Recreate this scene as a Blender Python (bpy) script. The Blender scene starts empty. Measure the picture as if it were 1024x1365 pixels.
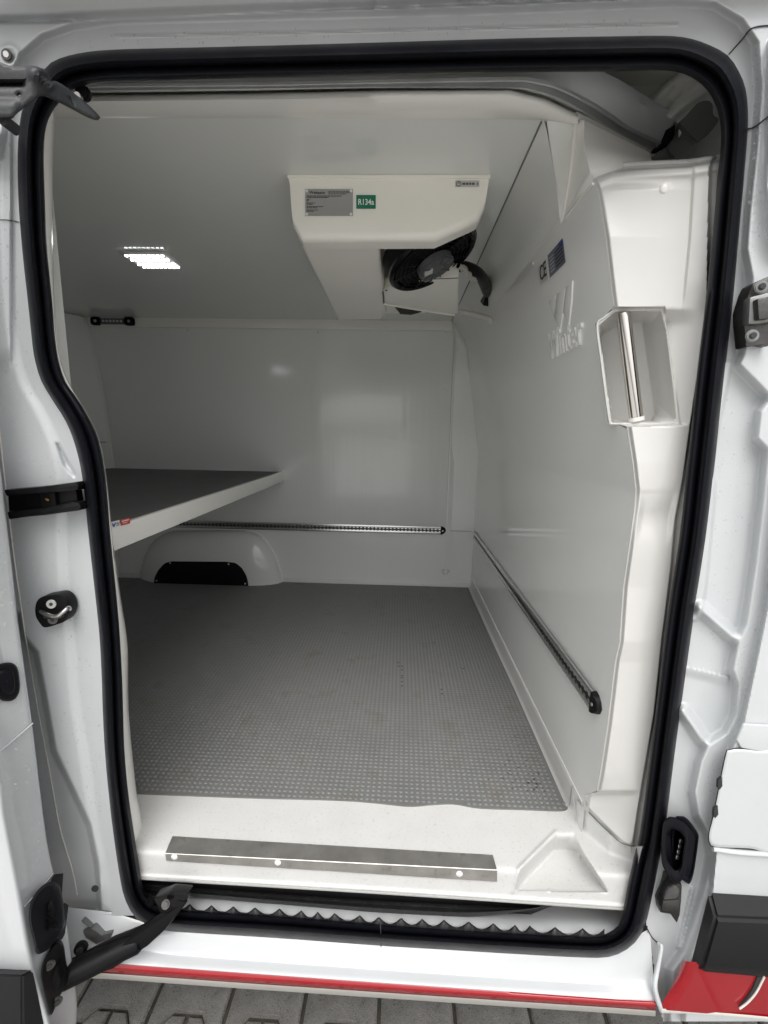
import bpy, bmesh, math, random
import numpy as np
from mathutils import Vector, Matrix
random.seed(7); rng = np.random.default_rng(7)
SC = bpy.context.scene
COL = SC.collection
R = math.radians

# ------------------------------------------------------------------ camera
F_PX, CX, CY = 608.24, 512.0, 682.5          # focal length / centre for a 1024 x 1365 picture
PITCH, YAW, ROLL = R(9.892), R(1.944), R(1.061)
CAM = np.array([0.0, -0.95, 1.72])
def cam_axes(p, yaw, r):
    cp, sp, cy, sy, cr, sr = math.cos(p), math.sin(p), math.cos(yaw), math.sin(yaw), math.cos(r), math.sin(r)
    f = np.array([-sy*cp, cy*cp, -sp]); rt = np.array([cy, sy, 0.0]); up = np.cross(rt, f)
    return cr*rt + sr*up, -sr*rt + cr*up, f
RT, UP, FW = cam_axes(PITCH, YAW, ROLL)
cd = bpy.data.cameras.new('camera'); cam = bpy.data.objects.new('camera', cd); COL.objects.link(cam)
cd.sensor_fit = 'VERTICAL'; cd.sensor_height = 36.0; cd.lens = F_PX/1365.0*36.0
cd.clip_start = 0.02; cd.clip_end = 500
mw = Matrix.Identity(4)
for i in range(3):
    mw[i][0], mw[i][1], mw[i][2], mw[i][3] = RT[i], UP[i], -FW[i], CAM[i]
cam.matrix_world = mw
SC.camera = cam

# ------------------------------------------------------------------ daylight: overcast sky and a weak broad sun
SUN_EL, SUN_ROT = 57, 180
w = bpy.data.worlds.new('World'); SC.world = w; w.use_nodes = True
nt = w.node_tree; nt.nodes.clear()
sky = nt.nodes.new('ShaderNodeTexSky'); sky.sky_type = 'NISHITA'; sky.sun_disc = False
sky.sun_elevation = R(SUN_EL); sky.sun_rotation = R(SUN_ROT); sky.dust_density = 4; sky.air_density = 1.0; sky.ozone_density = 1
hs = nt.nodes.new('ShaderNodeHueSaturation'); hs.inputs['Saturation'].default_value = 0.16
bg = nt.nodes.new('ShaderNodeBackground'); bg.inputs['Strength'].default_value = 0.15
wo = nt.nodes.new('ShaderNodeOutputWorld')
nt.links.new(sky.outputs[0], hs.inputs['Color']); nt.links.new(hs.outputs[0], bg.inputs['Color']); nt.links.new(bg.outputs[0], wo.inputs['Surface'])
sl = bpy.data.lights.new('sun', 'SUN'); sl.energy = 1.15; sl.angle = R(50); sl.color = (1, .97, .93)
so = bpy.data.objects.new('sun', sl); COL.objects.link(so)
# the sun stands behind the camera's left shoulder
sd = Vector((math.sin(R(SUN_ROT))*math.cos(R(SUN_EL)), math.cos(R(SUN_ROT))*math.cos(R(SUN_EL)), math.sin(R(SUN_EL))))
so.rotation_euler = sd.to_track_quat('Z', 'Y').to_euler()
vs = SC.view_settings; vs.view_transform = 'Standard'; vs.look = 'None'; vs.gamma = 1; vs.exposure = 0.42
cyc = SC.cycles
cyc.use_denoising = True; cyc.max_bounces = 14; cyc.diffuse_bounces = 8; cyc.glossy_bounces = 6; cyc.transmission_bounces = 8
cyc.sample_clamp_indirect = 6; cyc.caustics_reflective = False; cyc.caustics_refractive = False

# ------------------------------------------------------------------ pixel -> point helpers (rays cut with real planes)
def ray(px, py):
    return RT*((px-CX)/F_PX) - UP*((py-CY)/F_PX) + FW
def P(px, py, y):
    d = ray(px, py); return Vector(CAM + d*((y-CAM[1])/d[1]))
def PZ(px, py, z):
    d = ray(px, py); return Vector(CAM + d*((z-CAM[2])/d[2]))
def PXx(px, py, x):
    d = ray(px, py); return Vector(CAM + d*((x-CAM[0])/d[0]))
FLOOR, CEIL, BACK = 0.668, 2.42, 2.114
def bulk_x(z):
    return .512 if z < 1.6 else .512-.112*min(1.0, (z-1.6)/.68)
def PB(px, py, off=0.0):
    x = .5
    for _ in range(30):
        p = PXx(px, py, x); x = .5*x+.5*(bulk_x(p.z)-off)
    return PXx(px, py, x)
def P_arr(PXa, PYa, Ya):
    d = RT[None]*((PXa-CX)/F_PX)[:, None] - UP[None]*((PYa-CY)/F_PX)[:, None] + FW[None]
    return CAM[None] + d*((Ya-CAM[1])/d[:, 1])[:, None]

# ------------------------------------------------------------------ materials
MAT = {}
def mat(name, col, rough=.5, metal=0., coat=0., bump=0., bscale=60., var=0., vscale=6., stain=None, spec=.5, grain=0., bmap=None):
    m = bpy.data.materials.new(name); m.use_nodes = True
    n = m.node_tree; b = n.nodes['Principled BSDF']
    b.inputs['Base Color'].default_value = (*col, 1); b.inputs['Roughness'].default_value = rough
    b.inputs['Metallic'].default_value = metal; b.inputs['Specular IOR Level'].default_value = spec
    if coat: b.inputs['Coat Weight'].default_value = coat; b.inputs['Coat Roughness'].default_value = .06
    tc = n.nodes.new('ShaderNodeTexCoord')
    def noise(scale, detail=4, rough_=.55):
        t = n.nodes.new('ShaderNodeTexNoise'); t.inputs['Scale'].default_value = scale
        t.inputs['Detail'].default_value = detail; t.inputs['Roughness'].default_value = rough_
        n.links.new(tc.outputs['Object'], t.inputs['Vector']); return t
    last = None
    if var:
        t = noise(vscale); r = n.nodes.new('ShaderNodeMapRange')
        r.inputs['From Min'].default_value = .3; r.inputs['From Max'].default_value = .7
        r.inputs['To Min'].default_value = 1-var; r.inputs['To Max'].default_value = 1+var
        n.links.new(t.outputs['Fac'], r.inputs['Value'])
        mx = n.nodes.new('ShaderNodeMix'); mx.data_type = 'RGBA'; mx.blend_type = 'MULTIPLY'; mx.inputs['Factor'].default_value = 1
        mx.inputs['A'].default_value = (*col, 1); n.links.new(r.outputs[0], mx.inputs['B'])
        last = mx.outputs['Result']
        r2 = n.nodes.new('ShaderNodeMapRange'); r2.inputs['To Min'].default_value = max(.02, rough*.75); r2.inputs['To Max'].default_value = rough*1.3
        n.links.new(t.outputs['Fac'], r2.inputs['Value']); n.links.new(r2.outputs[0], b.inputs['Roughness'])
    if grain:
        t = noise(900, 2); r = n.nodes.new('ShaderNodeMapRange')
        r.inputs['From Min'].default_value = .3; r.inputs['From Max'].default_value = .7
        r.inputs['To Min'].default_value = 1-grain; r.inputs['To Max'].default_value = 1+grain
        n.links.new(t.outputs['Fac'], r.inputs['Value'])
        mx = n.nodes.new('ShaderNodeMix'); mx.data_type = 'RGBA'; mx.blend_type = 'MULTIPLY'; mx.inputs['Factor'].default_value = 1
        if last: n.links.new(last, mx.inputs['A'])
        else: mx.inputs['A'].default_value = (*col, 1)
        n.links.new(r.outputs[0], mx.inputs['B']); last = mx.outputs['Result']
    if stain:                                   # small irregular marks: (colour, noise scale, threshold, strength)
        for sc_, lo, hi, c2, amt in stain:
            t = noise(sc_, 6, .65); r = n.nodes.new('ShaderNodeMapRange')
            r.inputs['From Min'].default_value = lo; r.inputs['From Max'].default_value = hi; r.inputs['To Max'].default_value = amt
            n.links.new(t.outputs['Fac'], r.inputs['Value'])
            mx = n.nodes.new('ShaderNodeMix'); mx.data_type = 'RGBA'
            n.links.new(r.outputs[0], mx.inputs['Factor'])
            if last: n.links.new(last, mx.inputs['A'])
            else: mx.inputs['A'].default_value = (*col, 1)
            mx.inputs['B'].default_value = (*c2, 1); last = mx.outputs['Result']
    if last: n.links.new(last, b.inputs['Base Color'])
    if bump:
        t = noise(bscale, 3)
        if bmap:
            mpn = n.nodes.new('ShaderNodeMapping'); mpn.inputs['Scale'].default_value = bmap
            n.links.new(tc.outputs['Object'], mpn.inputs['Vector']); n.links.new(mpn.outputs[0], t.inputs['Vector'])
        bp = n.nodes.new('ShaderNodeBump'); bp.inputs['Strength'].default_value = bump; bp.inputs['Distance'].default_value = .01
        n.links.new(t.outputs['Fac'], bp.inputs['Height']); n.links.new(bp.outputs[0], b.inputs['Normal'])
    MAT[name] = m; return m
DIRT = (.16, .14, .11)
mat('white_paint', (.55, .568, .577), .32, coat=.6, bump=.02, bscale=400, var=.02, vscale=9, stain=[(160, .73, .8, DIRT, .45), (14, .66, .82, (.55, .54, .5), .35)])
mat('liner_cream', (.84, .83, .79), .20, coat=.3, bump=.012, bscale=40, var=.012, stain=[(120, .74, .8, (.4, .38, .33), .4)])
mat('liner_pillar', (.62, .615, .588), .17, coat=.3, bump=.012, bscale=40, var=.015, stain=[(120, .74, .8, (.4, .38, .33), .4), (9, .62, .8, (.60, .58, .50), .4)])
mat('liner_wall', (.82, .83, .815), .17, spec=1.0, bump=.35, bscale=1.0, bmap=(7, 7, .5), stain=[(90, .775, .80, (.3, .3, .29), .5)])
mat('liner_gloss', (.80, .80, .78), .10, spec=.8, bump=.01, bscale=20)
mat('liner_bulkhead', (.87, .875, .855), .10, spec=.7, bump=.02, bscale=4, var=.01, vscale=3, stain=[(70, .76, .79, (.32, .31, .3), .5)])
mat('ceiling', (.72, .73, .71), .10, bump=.02, bscale=2.5, var=.01, vscale=2)
mat('tray', (.63, .63, .615), .33, bump=.05, bscale=220, var=.03, vscale=12, stain=[(130, .57, .72, (.36, .34, .30), .45), (33, .62, .78, (.5, .48, .43), .30), (420, .68, .74, (.2, .18, .15), .5)])
mat('unit_cream', (.87, .85, .785), .30, bump=.015, bscale=90, var=.015)
mat('rubber', (.006, .0065, .009),   .40, spec=.13, bump=.03, bscale=150, var=.12, vscale=25, stain=[(60, .66, .8, (.05, .05, .05), .4)])
mat('rubber_dusty', (.016, .016, .016), .5, bump=.06, bscale=200, var=.15, vscale=30, stain=[(90, .56, .74, (.10, .095, .085), .5)])
mat('plastic_black', (.006, .006, .0065), .45, spec=.18, bump=.04, bscale=500, var=.08, vscale=30)
mat('plastic_gloss', (.005, .005, .0055), .22, spec=.2, var=.06, vscale=30)
mat('trim_black', (.013, .013, .014), .5, spec=.3, bump=.12, bscale=900, var=.08, vscale=12, stain=[(45, .68, .8, (.06, .06, .058), .4)])
mat('stud_grey', (.205, .208, .204), .5, var=.08, vscale=7, stain=[(7, .55, .74, (.13, .12, .085), .7), (330, .71, .75, (.35, .34, .32), .5)])
mat('mat_grey', (.165, .167, .163), .56, bump=.03, bscale=300, var=.07, vscale=7, stain=[(7, .55, .74, (.115, .105, .075), .7), (60, .68, .76, (.035, .034, .03), .5), (330, .71, .75, (.35, .34, .32), .6)])
mat('shelf_mat', (.13, .132, .13), .5, bump=.05, bscale=200, var=.05, vscale=5)
mat('alu', (.62, .62, .61), .30, metal=1, bump=.02, bscale=300, var=.05, vscale=20)
mat('alu_bright', (.80, .80, .79), .22, metal=1)
mat('alu_worn', (.50, .485, .46), .42, metal=.85, bump=.05, bscale=260, var=.14, vscale=16, stain=[(38, .58, .74, (.16, .14, .12), .5)])
mat('alu_groove', (.09, .09, .09), .5, metal=.6)
mat('track_steel', (.46, .47, .47), .40, metal=.3, bump=.03, bscale=120, var=.12, vscale=9)
mat('steel_tube', (.74, .70, .66), .10, metal=1)
mat('cast_steel', (.11, .108, .104), .42, metal=.85, bump=.10, bscale=200, var=.18, vscale=40)
mat('bracket_grey', (.034, .036, .038), .45, spec=.4, bump=.08, bscale=120, var=.18, vscale=25)
mat('bracket_metal', (.23, .235, .23), .45, metal=.8, bump=.08, bscale=200, var=.2, vscale=40)
mat('screw', (.55, .54, .52), .3, metal=1)
mat('rivet', (.78, .78, .77), .35)
mat('red_paint', (.34, .009, .016), .22, coat=.8, bump=.01, bscale=300, var=.05, vscale=10, stain=[(150, .72, .79, (.35, .2, .17), .5)])
mat('cream_edge', (.72, .70, .65), .5, stain=[(80, .6, .75, (.3, .27, .2), .4)])
mat('sealant', (.55, .55, .52), .6)
mat('gap_dark', (.03, .03, .03), .8)
mat('patch_grey', (.17, .175, .17), .75, bump=.08, bscale=120)
mat('primer', (.78, .78, .755), .5, bump=.03, bscale=120, var=.03)
mat('plate_silver', (.42, .42, .41), .33, metal=.7, bump=.02, bscale=400)
mat('ink', (.015, .015, .017), .5)
mat('ink_grey', (.10, .10, .105), .5)
mat('sticker_green', (.005, .17, .095), .35)
mat('sticker_white', (.78, .78, .76), .35)
mat('sticker_red', (.55, .05, .03), .35)
mat('sticker_blue', (.03, .07, .30), .35)
mat('sticker_slate', (.13, .14, .19), .35)
mat('sticker_silver', (.50, .50, .48), .4)
mat('hose_white', (.62, .61, .57), .4)
mat('dirt', (.10, .085, .055), .8)
mat('brass', (.45, .28, .08), .4, metal=1)
mat('stone', (.24, .232, .215), .5, bump=.9, bscale=420, var=.28, vscale=14, grain=.6, stain=[(170, .57, .64, (.04, .037, .032), .8), (190, .41, .35, (.46, .44, .40), .65), (420, .56, .64, (.05, .046, .04), .6), (22, .60, .76, (.11, .10, .08), .6)])
mat('wet_bounce_paving', (.55, .54, .515), .22, bump=.1, bscale=60, var=.15, vscale=4)  # paler than the stones so the ground throws more daylight upward
mat('joint', (.055, .050, .038), .85, bump=.6, bscale=300, var=.3, vscale=60)
mat('lens_clear', (.55, .57, .56), .08)
def emis(name, col, s):
    m = bpy.data.materials.new(name); m.use_nodes = True; b = m.node_tree.nodes['Principled BSDF']
    b.inputs['Base Color'].default_value = (.8, .8, .8, 1); b.inputs['Emission Color'].default_value = (*col, 1); b.inputs['Emission Strength'].default_value = s
    MAT[name] = m
emis('led_panel', (.93, .97, 1), .30); emis('led', (.93, .97, 1), 7.0)
mw_ = bpy.data.materials.new('water'); mw_.use_nodes = True; b_ = mw_.node_tree.nodes['Principled BSDF']
b_.inputs['Base Color'].default_value = (.75, .76, .77, 1); b_.inputs['Roughness'].default_value = .03; b_.inputs['IOR'].default_value = 1.33; b_.inputs['Alpha'].default_value = .16
MAT['water'] = mw_

# ------------------------------------------------------------------ object helpers
def thing(name, label, cat, loc=(0, 0, 0), group=None):
    o = bpy.data.objects.new(name, None); COL.objects.link(o); o.location = loc; o.empty_display_size = .1
    o['label'] = label; o['category'] = cat
    if group: o['group'] = group
    return o
def base_loc(o):
    v = Vector((0, 0, 0))
    while o is not None:
        v += o.location; o = o.parent
    return v
def link(name, me, m, parent=None, label=None):
    o = bpy.data.objects.new(name, me); COL.objects.link(o)
    if m is not None and not me.materials: me.materials.append(MAT[m])
    if parent is not None:
        o.parent = parent
        off = base_loc(parent)
        me.transform(Matrix.Translation(-off))
    if label: o['label'] = label
    return o
def finish(me, smooth=True, ang=35):
    if smooth:
        for p in me.polygons: p.use_smooth = True
        me.set_sharp_from_angle(angle=R(ang))
def mesh(name, verts, faces, m, parent=None, smooth=True, ang=40, label=None):
    me = bpy.data.meshes.new(name); me.from_pydata([tuple(v) for v in verts], [], faces); me.update()
    finish(me, smooth, ang)
    return link(name, me, m, parent, label)
def from_bm(name, bm, m, parent=None, smooth=True, ang=35, label=None, recalc=True):
    if recalc: bmesh.ops.recalc_face_normals(bm, faces=bm.faces)
    me = bpy.data.meshes.new(name); bm.to_mesh(me); bm.free(); finish(me, smooth, ang)
    return link(name, me, m, parent, label)
def cr(pts, n, closed=False):
    """centripetal-ish smooth resample of points to n points by length"""
    a = np.array([tuple(p) for p in pts], float)
    if closed: a = np.vstack([a[-1:], a, a[:2]])
    else: a = np.vstack([2*a[0]-a[1], a, 2*a[-1]-a[-2]])
    out = []
    for i in range(1, len(a)-2):
        p0, p1, p2, p3 = a[i-1:i+3]
        for t in np.linspace(0, 1, 12, endpoint=False):
            out.append(.5*((2*p1)+(-p0+p2)*t+(2*p0-5*p1+4*p2-p3)*t*t+(-p0+3*p1-3*p2+p3)*t**3))
    if not closed: out.append(a[-2])
    else: out.append(a[1])
    o = np.array(out); L = np.r_[0, np.cumsum(np.linalg.norm(np.diff(o, axis=0), axis=1))]
    s = np.linspace(0, L[-1], n+1 if closed else n)
    r = np.stack([np.interp(s, L, o[:, k]) for k in range(o.shape[1])], 1)
    return r[:-1] if closed else r
def lin(pts, n):
    o = np.array([tuple(p) for p in pts], float); L = np.r_[0, np.cumsum(np.linalg.norm(np.diff(o, axis=0), axis=1))]
    s = np.linspace(0, L[-1], n)
    return np.stack([np.interp(s, L, o[:, k]) for k in range(o.shape[1])], 1)
def loft(name, rails, m, parent=None, closed=False, smooth=True, ang=50, label=None, cap=False, wrap=False):
    n = len(rails[0]); verts = [tuple(v) for r in rails for v in r]; faces = []
    K = len(rails)
    for k in range(K if wrap else K-1):
        k2 = (k+1) % K
        for i in range(n if closed else n-1):
            j = (i+1) % n
            faces.append((k*n+i, k*n+j, k2*n+j, k2*n+i))
    if cap:
        faces.append([k*n for k in range(K)][::-1]); faces.append([k*n+n-1 for k in range(K)])
    return mesh(name, verts, faces, m, parent, smooth, ang, label)
def prail(pts, n, smooth=True):                         # points (px, py, y)
    f = cr if smooth else lin
    return f([P(*p) for p in pts], n)
def box_bm(bm, lo, hi, mat4=None):
    r = bmesh.ops.create_cube(bm, size=1)
    for v in r['verts']:
        v.co = Vector([lo[i]+(v.co[i]+.5)*(hi[i]-lo[i]) for i in range(3)])
        if mat4 is not None: v.co = mat4 @ v.co
    return r['verts']
def box(name, lo, hi, m, parent=None, bev=.003, mat4=None, seg=2, label=None):
    bm = bmesh.new(); box_bm(bm, lo, hi, mat4)
    if bev: bmesh.ops.bevel(bm, geom=bm.edges[:], offset=bev, segments=seg, affect='EDGES', profile=.6)
    return from_bm(name, bm, m, parent, label=label)
def prism(name, poly, back, m, parent=None, bev=.003, seg=2, label=None, ang=35):
    """poly: 3-D front outline; back: Vector offset to the back outline"""
    bm = bmesh.new(); a = [bm.verts.new(p) for p in poly]; b = [bm.verts.new(Vector(p)+Vector(back)) for p in poly]; n = len(a)
    bm.faces.new(a); bm.faces.new(b[::-1])
    for i in range(n): bm.faces.new((a[i], b[i], b[(i+1) % n], a[(i+1) % n]))
    bmesh.ops.recalc_face_normals(bm, faces=bm.faces)
    if bev: bmesh.ops.bevel(bm, geom=bm.edges[:], offset=bev, segments=seg, affect='EDGES', profile=.6, clamp_overlap=True)
    return from_bm(name, bm, m, parent, label=label, ang=ang)
def tube(name, pts, r, m, parent=None, n=None, seg=10, label=None, rfun=None, smooth=True):
    pts = cr(pts, n or max(8, len(pts)*6)) if smooth and len(pts) > 2 else lin(pts, n or 2)
    pts = [Vector(p) for p in pts]; rails = []
    up = None; verts = []; N = len(pts)
    for i, p in enumerate(pts):
        t = (pts[min(i+1, N-1)]-pts[max(i-1, 0)]).normalized()
        if up is None: up = t.orthogonal().normalized()
        up = (up-t*up.dot(t)).normalized(); s = t.cross(up)
        rr = r if rfun is None else r*rfun(i/(N-1), i)
        verts.append([p+(up*math.cos(a)+s*math.sin(a))*rr for a in np.linspace(0, 2*math.pi, seg, endpoint=False)])
    return loft(name, verts, m, parent, closed=True, cap=False, label=label) if False else _tube(name, verts, m, parent, label)
def _tube(name, rings, m, parent, label):
    n = len(rings[0]); v = [tuple(p) for r in rings for p in r]; f = []
    for k in range(len(rings)-1):
        for i in range(n):
            j = (i+1) % n; f.append((k*n+i, k*n+j, (k+1)*n+j, (k+1)*n+i))
    f.append(list(range(n))[::-1]); f.append([(len(rings)-1)*n+i for i in range(n)])
    return mesh(name, v, f, m, parent, True, 50, label)
def frame_of(o, u, nrm):
    """matrix with x along u, z along nrm"""
    u = Vector(u).normalized(); n = Vector(nrm).normalized(); v = n.cross(u).normalized(); u = v.cross(n)
    M4 = Matrix.Identity(4)
    for i in range(3): M4[i][0], M4[i][1], M4[i][2], M4[i][3] = u[i], v[i], n[i], o[i]
    return M4
def disc_bm(bm, M4, r, h, seg=16, r2=None):
    bmesh.ops.create_cone(bm, cap_ends=True, segments=seg, radius1=r, radius2=r if r2 is None else r2, depth=h, matrix=M4 @ Matrix.Translation((0, 0, h/2)))
def disc(name, M4, r, h, m, parent=None, seg=20, bev=0, label=None):
    bm = bmesh.new(); disc_bm(bm, M4, r, h, seg)
    if bev: bmesh.ops.bevel(bm, geom=[e for e in bm.edges if e.calc_face_angle(0) > .8], offset=bev, segments=2, affect='EDGES')
    return from_bm(name, bm, m, parent, label=label)
def screw(M4, r, parent, m='screw', name='screw', hex_=True):
    bm = bmesh.new()
    bmesh.ops.create_cone(bm, cap_ends=True, segments=16, radius1=r, radius2=r*.72, depth=r*.5, matrix=M4 @ Matrix.Translation((0, 0, r*.25)))
    o = from_bm(name, bm, m, parent)
    return o
def text(name, s, M4, size, m, parent, depth=.0004, align='LEFT', label=None, sx=1.0, shear=0, bold=0., fit=None):
    c = bpy.data.curves.new(name, 'FONT'); c.offset = bold*size; c.body = s; c.size = size; c.extrude = depth; c.align_x = align; c.resolution_u = 3; c.shear = shear
    t = bpy.data.objects.new('t', c); COL.objects.link(t)
    dg = bpy.context.evaluated_depsgraph_get(); me = bpy.data.meshes.new_from_object(t.evaluated_get(dg))
    bpy.data.objects.remove(t); bpy.data.curves.remove(c)
    me.materials.clear(); me.name = name
    if fit: w_ = [v.co.x for v in me.vertices]; sx = fit/(max(w_)-min(w_))
    me.transform(M4 @ Matrix.Diagonal((sx, 1, 1, 1)))
    return link(name, me, m, parent, label)
# signed distance (px) to polygon, positive inside; distance to polyline
def poly_sd(X, Y, poly):
    poly = np.array(poly, float); ins = np.zeros(X.shape, bool); dm = np.full(X.shape, 1e9)
    for i in range(len(poly)):
        x1, y1 = poly[i]; x2, y2 = poly[(i+1) % len(poly)]
        if y1 != y2:
            c = ((y1 > Y) != (y2 > Y)) & (X < (x2-x1)*(Y-y1)/(y2-y1)+x1); ins ^= c
        dx, dy = x2-x1, y2-y1; L = dx*dx+dy*dy+1e-9
        t = np.clip(((X-x1)*dx+(Y-y1)*dy)/L, 0, 1); dm = np.minimum(dm, np.hypot(X-x1-t*dx, Y-y1-t*dy))
    return np.where(ins, dm, -dm)
def line_d(X, Y, pts):
    dm = np.full(X.shape, 1e9)
    for (x1, y1), (x2, y2) in zip(pts[:-1], pts[1:]):
        dx, dy = x2-x1, y2-y1; L = dx*dx+dy*dy+1e-9
        t = np.clip(((X-x1)*dx+(Y-y1)*dy)/L, 0, 1); dm = np.minimum(dm, np.hypot(X-x1-t*dx, Y-y1-t*dy))
    return dm
def sm(t):
    t = np.clip(t, 0, 1); return t*t*(3-2*t)
def smooth_poly(pts, n=160, closed=True): return [tuple(p) for p in cr(pts, n, closed)]
def gridfield(name, X, Y, yfun, m, parent, ang=70):
    sh = X.shape; D = yfun(X.ravel(), Y.ravel()); pts = P_arr(X.ravel(), Y.ravel(), D); idx = np.arange(X.size).reshape(sh)
    q = np.stack([idx[:-1, :-1].ravel(), idx[1:, :-1].ravel(), idx[1:, 1:].ravel(), idx[:-1, 1:].ravel()], 1)
    return mesh(name, pts, q.tolist(), m, parent, True, ang)
def hfield(name, x0, x1, y0, y1, step, yfun, mask, m, parent, ang=60, label=None):
    xs = np.arange(x0, x1+.01, step); ys = np.arange(y0, y1+.01, step)
    X, Y = np.meshgrid(xs, ys); sh = X.shape; Xf, Yf = X.ravel(), Y.ravel()
    D = yfun(Xf, Yf); pts = P_arr(Xf, Yf, D); mk = mask(Xf, Yf).reshape(sh) if mask else np.ones(sh, bool)
    idx = np.arange(Xf.size).reshape(sh)
    ok = mk[:-1, :-1] & mk[1:, :-1] & mk[:-1, 1:] & mk[1:, 1:]
    q = np.stack([idx[:-1, :-1][ok], idx[1:, :-1][ok], idx[1:, 1:][ok], idx[:-1, 1:][ok]], 1)
    used = np.unique(q); mp = np.full(Xf.size, -1); mp[used] = np.arange(used.size); q = mp[q]
    me = bpy.data.meshes.new(name); me.vertices.add(used.size); me.vertices.foreach_set('co', pts[used].ravel())
    me.loops.add(q.size); me.loops.foreach_set('vertex_index', q.ravel().astype(np.int32))
    me.polygons.add(len(q)); me.polygons.foreach_set('loop_start', np.arange(0, q.size, 4, dtype=np.int32))
    me.update(); me.validate(); finish(me, True, ang)
    return link(name, me, m, parent, label)

# ================================================================== ground and paving
S0 = .11
def mk_ground():
    v = [(-60, -60, -.012), (60, -60, -.012), (60, 60, -.012), (-60, 60, -.012)]
    o = mesh('ground', v, [(0, 1, 2, 3)], 'joint', None, False); o['kind'] = 'structure'
    # paved sheet that carries on beyond the stones built one by one
    return o
mk_ground()
pv = bpy.data.objects.new('paving', None); COL.objects.link(pv); pv['kind'] = 'structure'
PITCHX, ROWH, AMP, GAP = .228, .170, .019, .0095
knots = [0, .042, .069, PITCHX-.069, PITCHX-.042, PITCHX]
Y_TOP = .097+.170; XPH = -.025
stones = {}
for k in range(0, 6):                               # rows from under the sill towards the camera
    ytop, ybot = Y_TOP-(k-1)*ROWH, Y_TOP-k*ROWH
    for i in range(-7, 8):
        xl = XPH+i*PITCHX-(0.5 if k % 2 else 0.0)*PITCHX
        ytop, ybot = Y_TOP-k*ROWH, Y_TOP-(k+1)*ROWH
        # corners of a stone reach outward, its middle is notched
        top = [(xl+t, ytop+AMP*q) for t, q in zip(knots, (1, 1, -1, -1, 1, 1))]
        bot = [(xl+t, ybot+AMP*q) for t, q in zip(knots, (-1, -1, 1, 1, -1, -1))]
        key = ('m', k % 2)
        c = Vector((xl+PITCHX/2, (ytop+ybot)/2, 0))
        if key not in stones:
            pl = [Vector((x, y, 0))-c for x, y in bot]+[Vector((x, y, 0))-c for x, y in top[::-1]]
            sx, sy = 1-GAP/PITCHX*1.2, 1-GAP/ROWH*1.2
            pl = [Vector((p.x*sx, p.y*sy, 0)) for p in pl]
            bm = bmesh.new(); a = [bm.verts.new(p) for p in pl]; b = [bm.verts.new(Vector((p.x, p.y, -.03))) for p in pl]; n = len(a)
            ft = bm.faces.new(a); 
            for q in range(n): bm.faces.new((a[q], b[q], b[(q+1) % n], a[(q+1) % n]))
            bmesh.ops.recalc_face_normals(bm, faces=bm.faces)
            bmesh.ops.bevel(bm, geom=[e for e in bm.edges if all(v.co.z > -.001 for v in e.verts)], offset=.004, segments=2, affect='EDGES')
            me = bpy.data.meshes.new('paving_stone'); bm.to_mesh(me); bm.free(); finish(me, True, 40); me.materials.append(MAT['stone'])
            stones[key] = me
        o = bpy.data.objects.new('paving_stone', stones[key]); COL.objects.link(o); o.parent = pv
        o.location = c+Vector((random.uniform(-.001, .001), random.uniform(-.001, .001), random.uniform(-.003, .001)))
        o.rotation_euler = (random.uniform(-.006, .006), random.uniform(-.006, .006), random.uniform(-.006, .006))
# far paving beyond the built rows, paler to bounce light into the hold
YB = Y_TOP-6*ROWH-AMP-.002
far_v = [(-60, -60, -.004), (60, -60, -.004), (60, YB, -.004), (-60, YB, -.004)]
o = mesh('pavement', far_v, [(0, 1, 2, 3)], 'wet_bounce_paving', None, False); o['kind'] = 'structure'

# ================================================================== the van
van = thing('van', 'white refrigerated cargo van with its side sliding door open, red stripe along the sill', 'van', (0, .9, 0))

# ---- door seal: paired stations (outer x, outer y, inner x, inner y) clockwise from the top left
ST = [(60, 92, 84, 132), (75, 80, 98, 119), (107, 71, 122, 112), (150, 66.5, 167, 109), (240, 64, 250, 106.5), (340, 61.5, 340, 104), (500, 57, 507, 100.5), (680, 51.5, 680, 97),
      (800, 49, 800, 95.5), (884, 48, 880, 94), (917, 51, 908, 97.5), (945, 60, 928, 107), (971, 75, 944, 122), (987, 100, 955, 143), (995, 125, 960, 164), (997, 167, 961, 192), (992, 233, 956, 242), (986, 300, 951, 302),
      (977, 400, 941, 400), (967, 490, 931, 482), (958, 570, 922, 567), (951, 633, 914, 640), (941, 717, 906, 715), (926, 813, 892, 806), (916, 883, 882, 884), (900, 999, 869, 990), (886, 1110, 853, 1110), (880, 1140, 846, 1138),
      (870, 1191, 837, 1180), (861, 1230, 831, 1212), (849, 1253, 826, 1231), (833, 1267, 815, 1241), (808, 1276, 797, 1247), (760, 1275.5, 757, 1246), (679, 1271, 678, 1242), (580, 1265, 580, 1236), (507, 1260.5, 507, 1230.5), (366, 1250, 366, 1219), (260, 1243.5, 262, 1213),
      (219, 1240, 225, 1209), (196, 1232, 208, 1203), (179, 1221, 198, 1195), (166, 1196, 190, 1180), (159, 1163, 186, 1156), (151, 1108, 178, 1105), (145, 1056, 171, 1056), (140, 1000, 166, 1000), (137, 940, 164, 939), (136, 905, 163, 905), (133, 850, 160, 850),
      (128, 800, 156, 800), (119, 720, 148, 720), (110, 637, 141, 638), (100, 592, 131, 585), (87, 560, 115, 551), (70, 533, 100, 527), (55, 507, 87, 508), (46, 476, 78, 480), (42, 445, 73, 446), (38, 407, 70, 405), (30, 333, 63, 333), (25, 267, 60, 267),
      (24, 200, 58.5, 205), (29, 150, 62, 168), (42, 118, 72, 146)]
NS = 330
stA = cr(ST, NS, True)
OUT_POLY = [(a[0], a[1]) for a in stA]; IN_POLY = [(a[2], a[3]) for a in stA]
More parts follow.
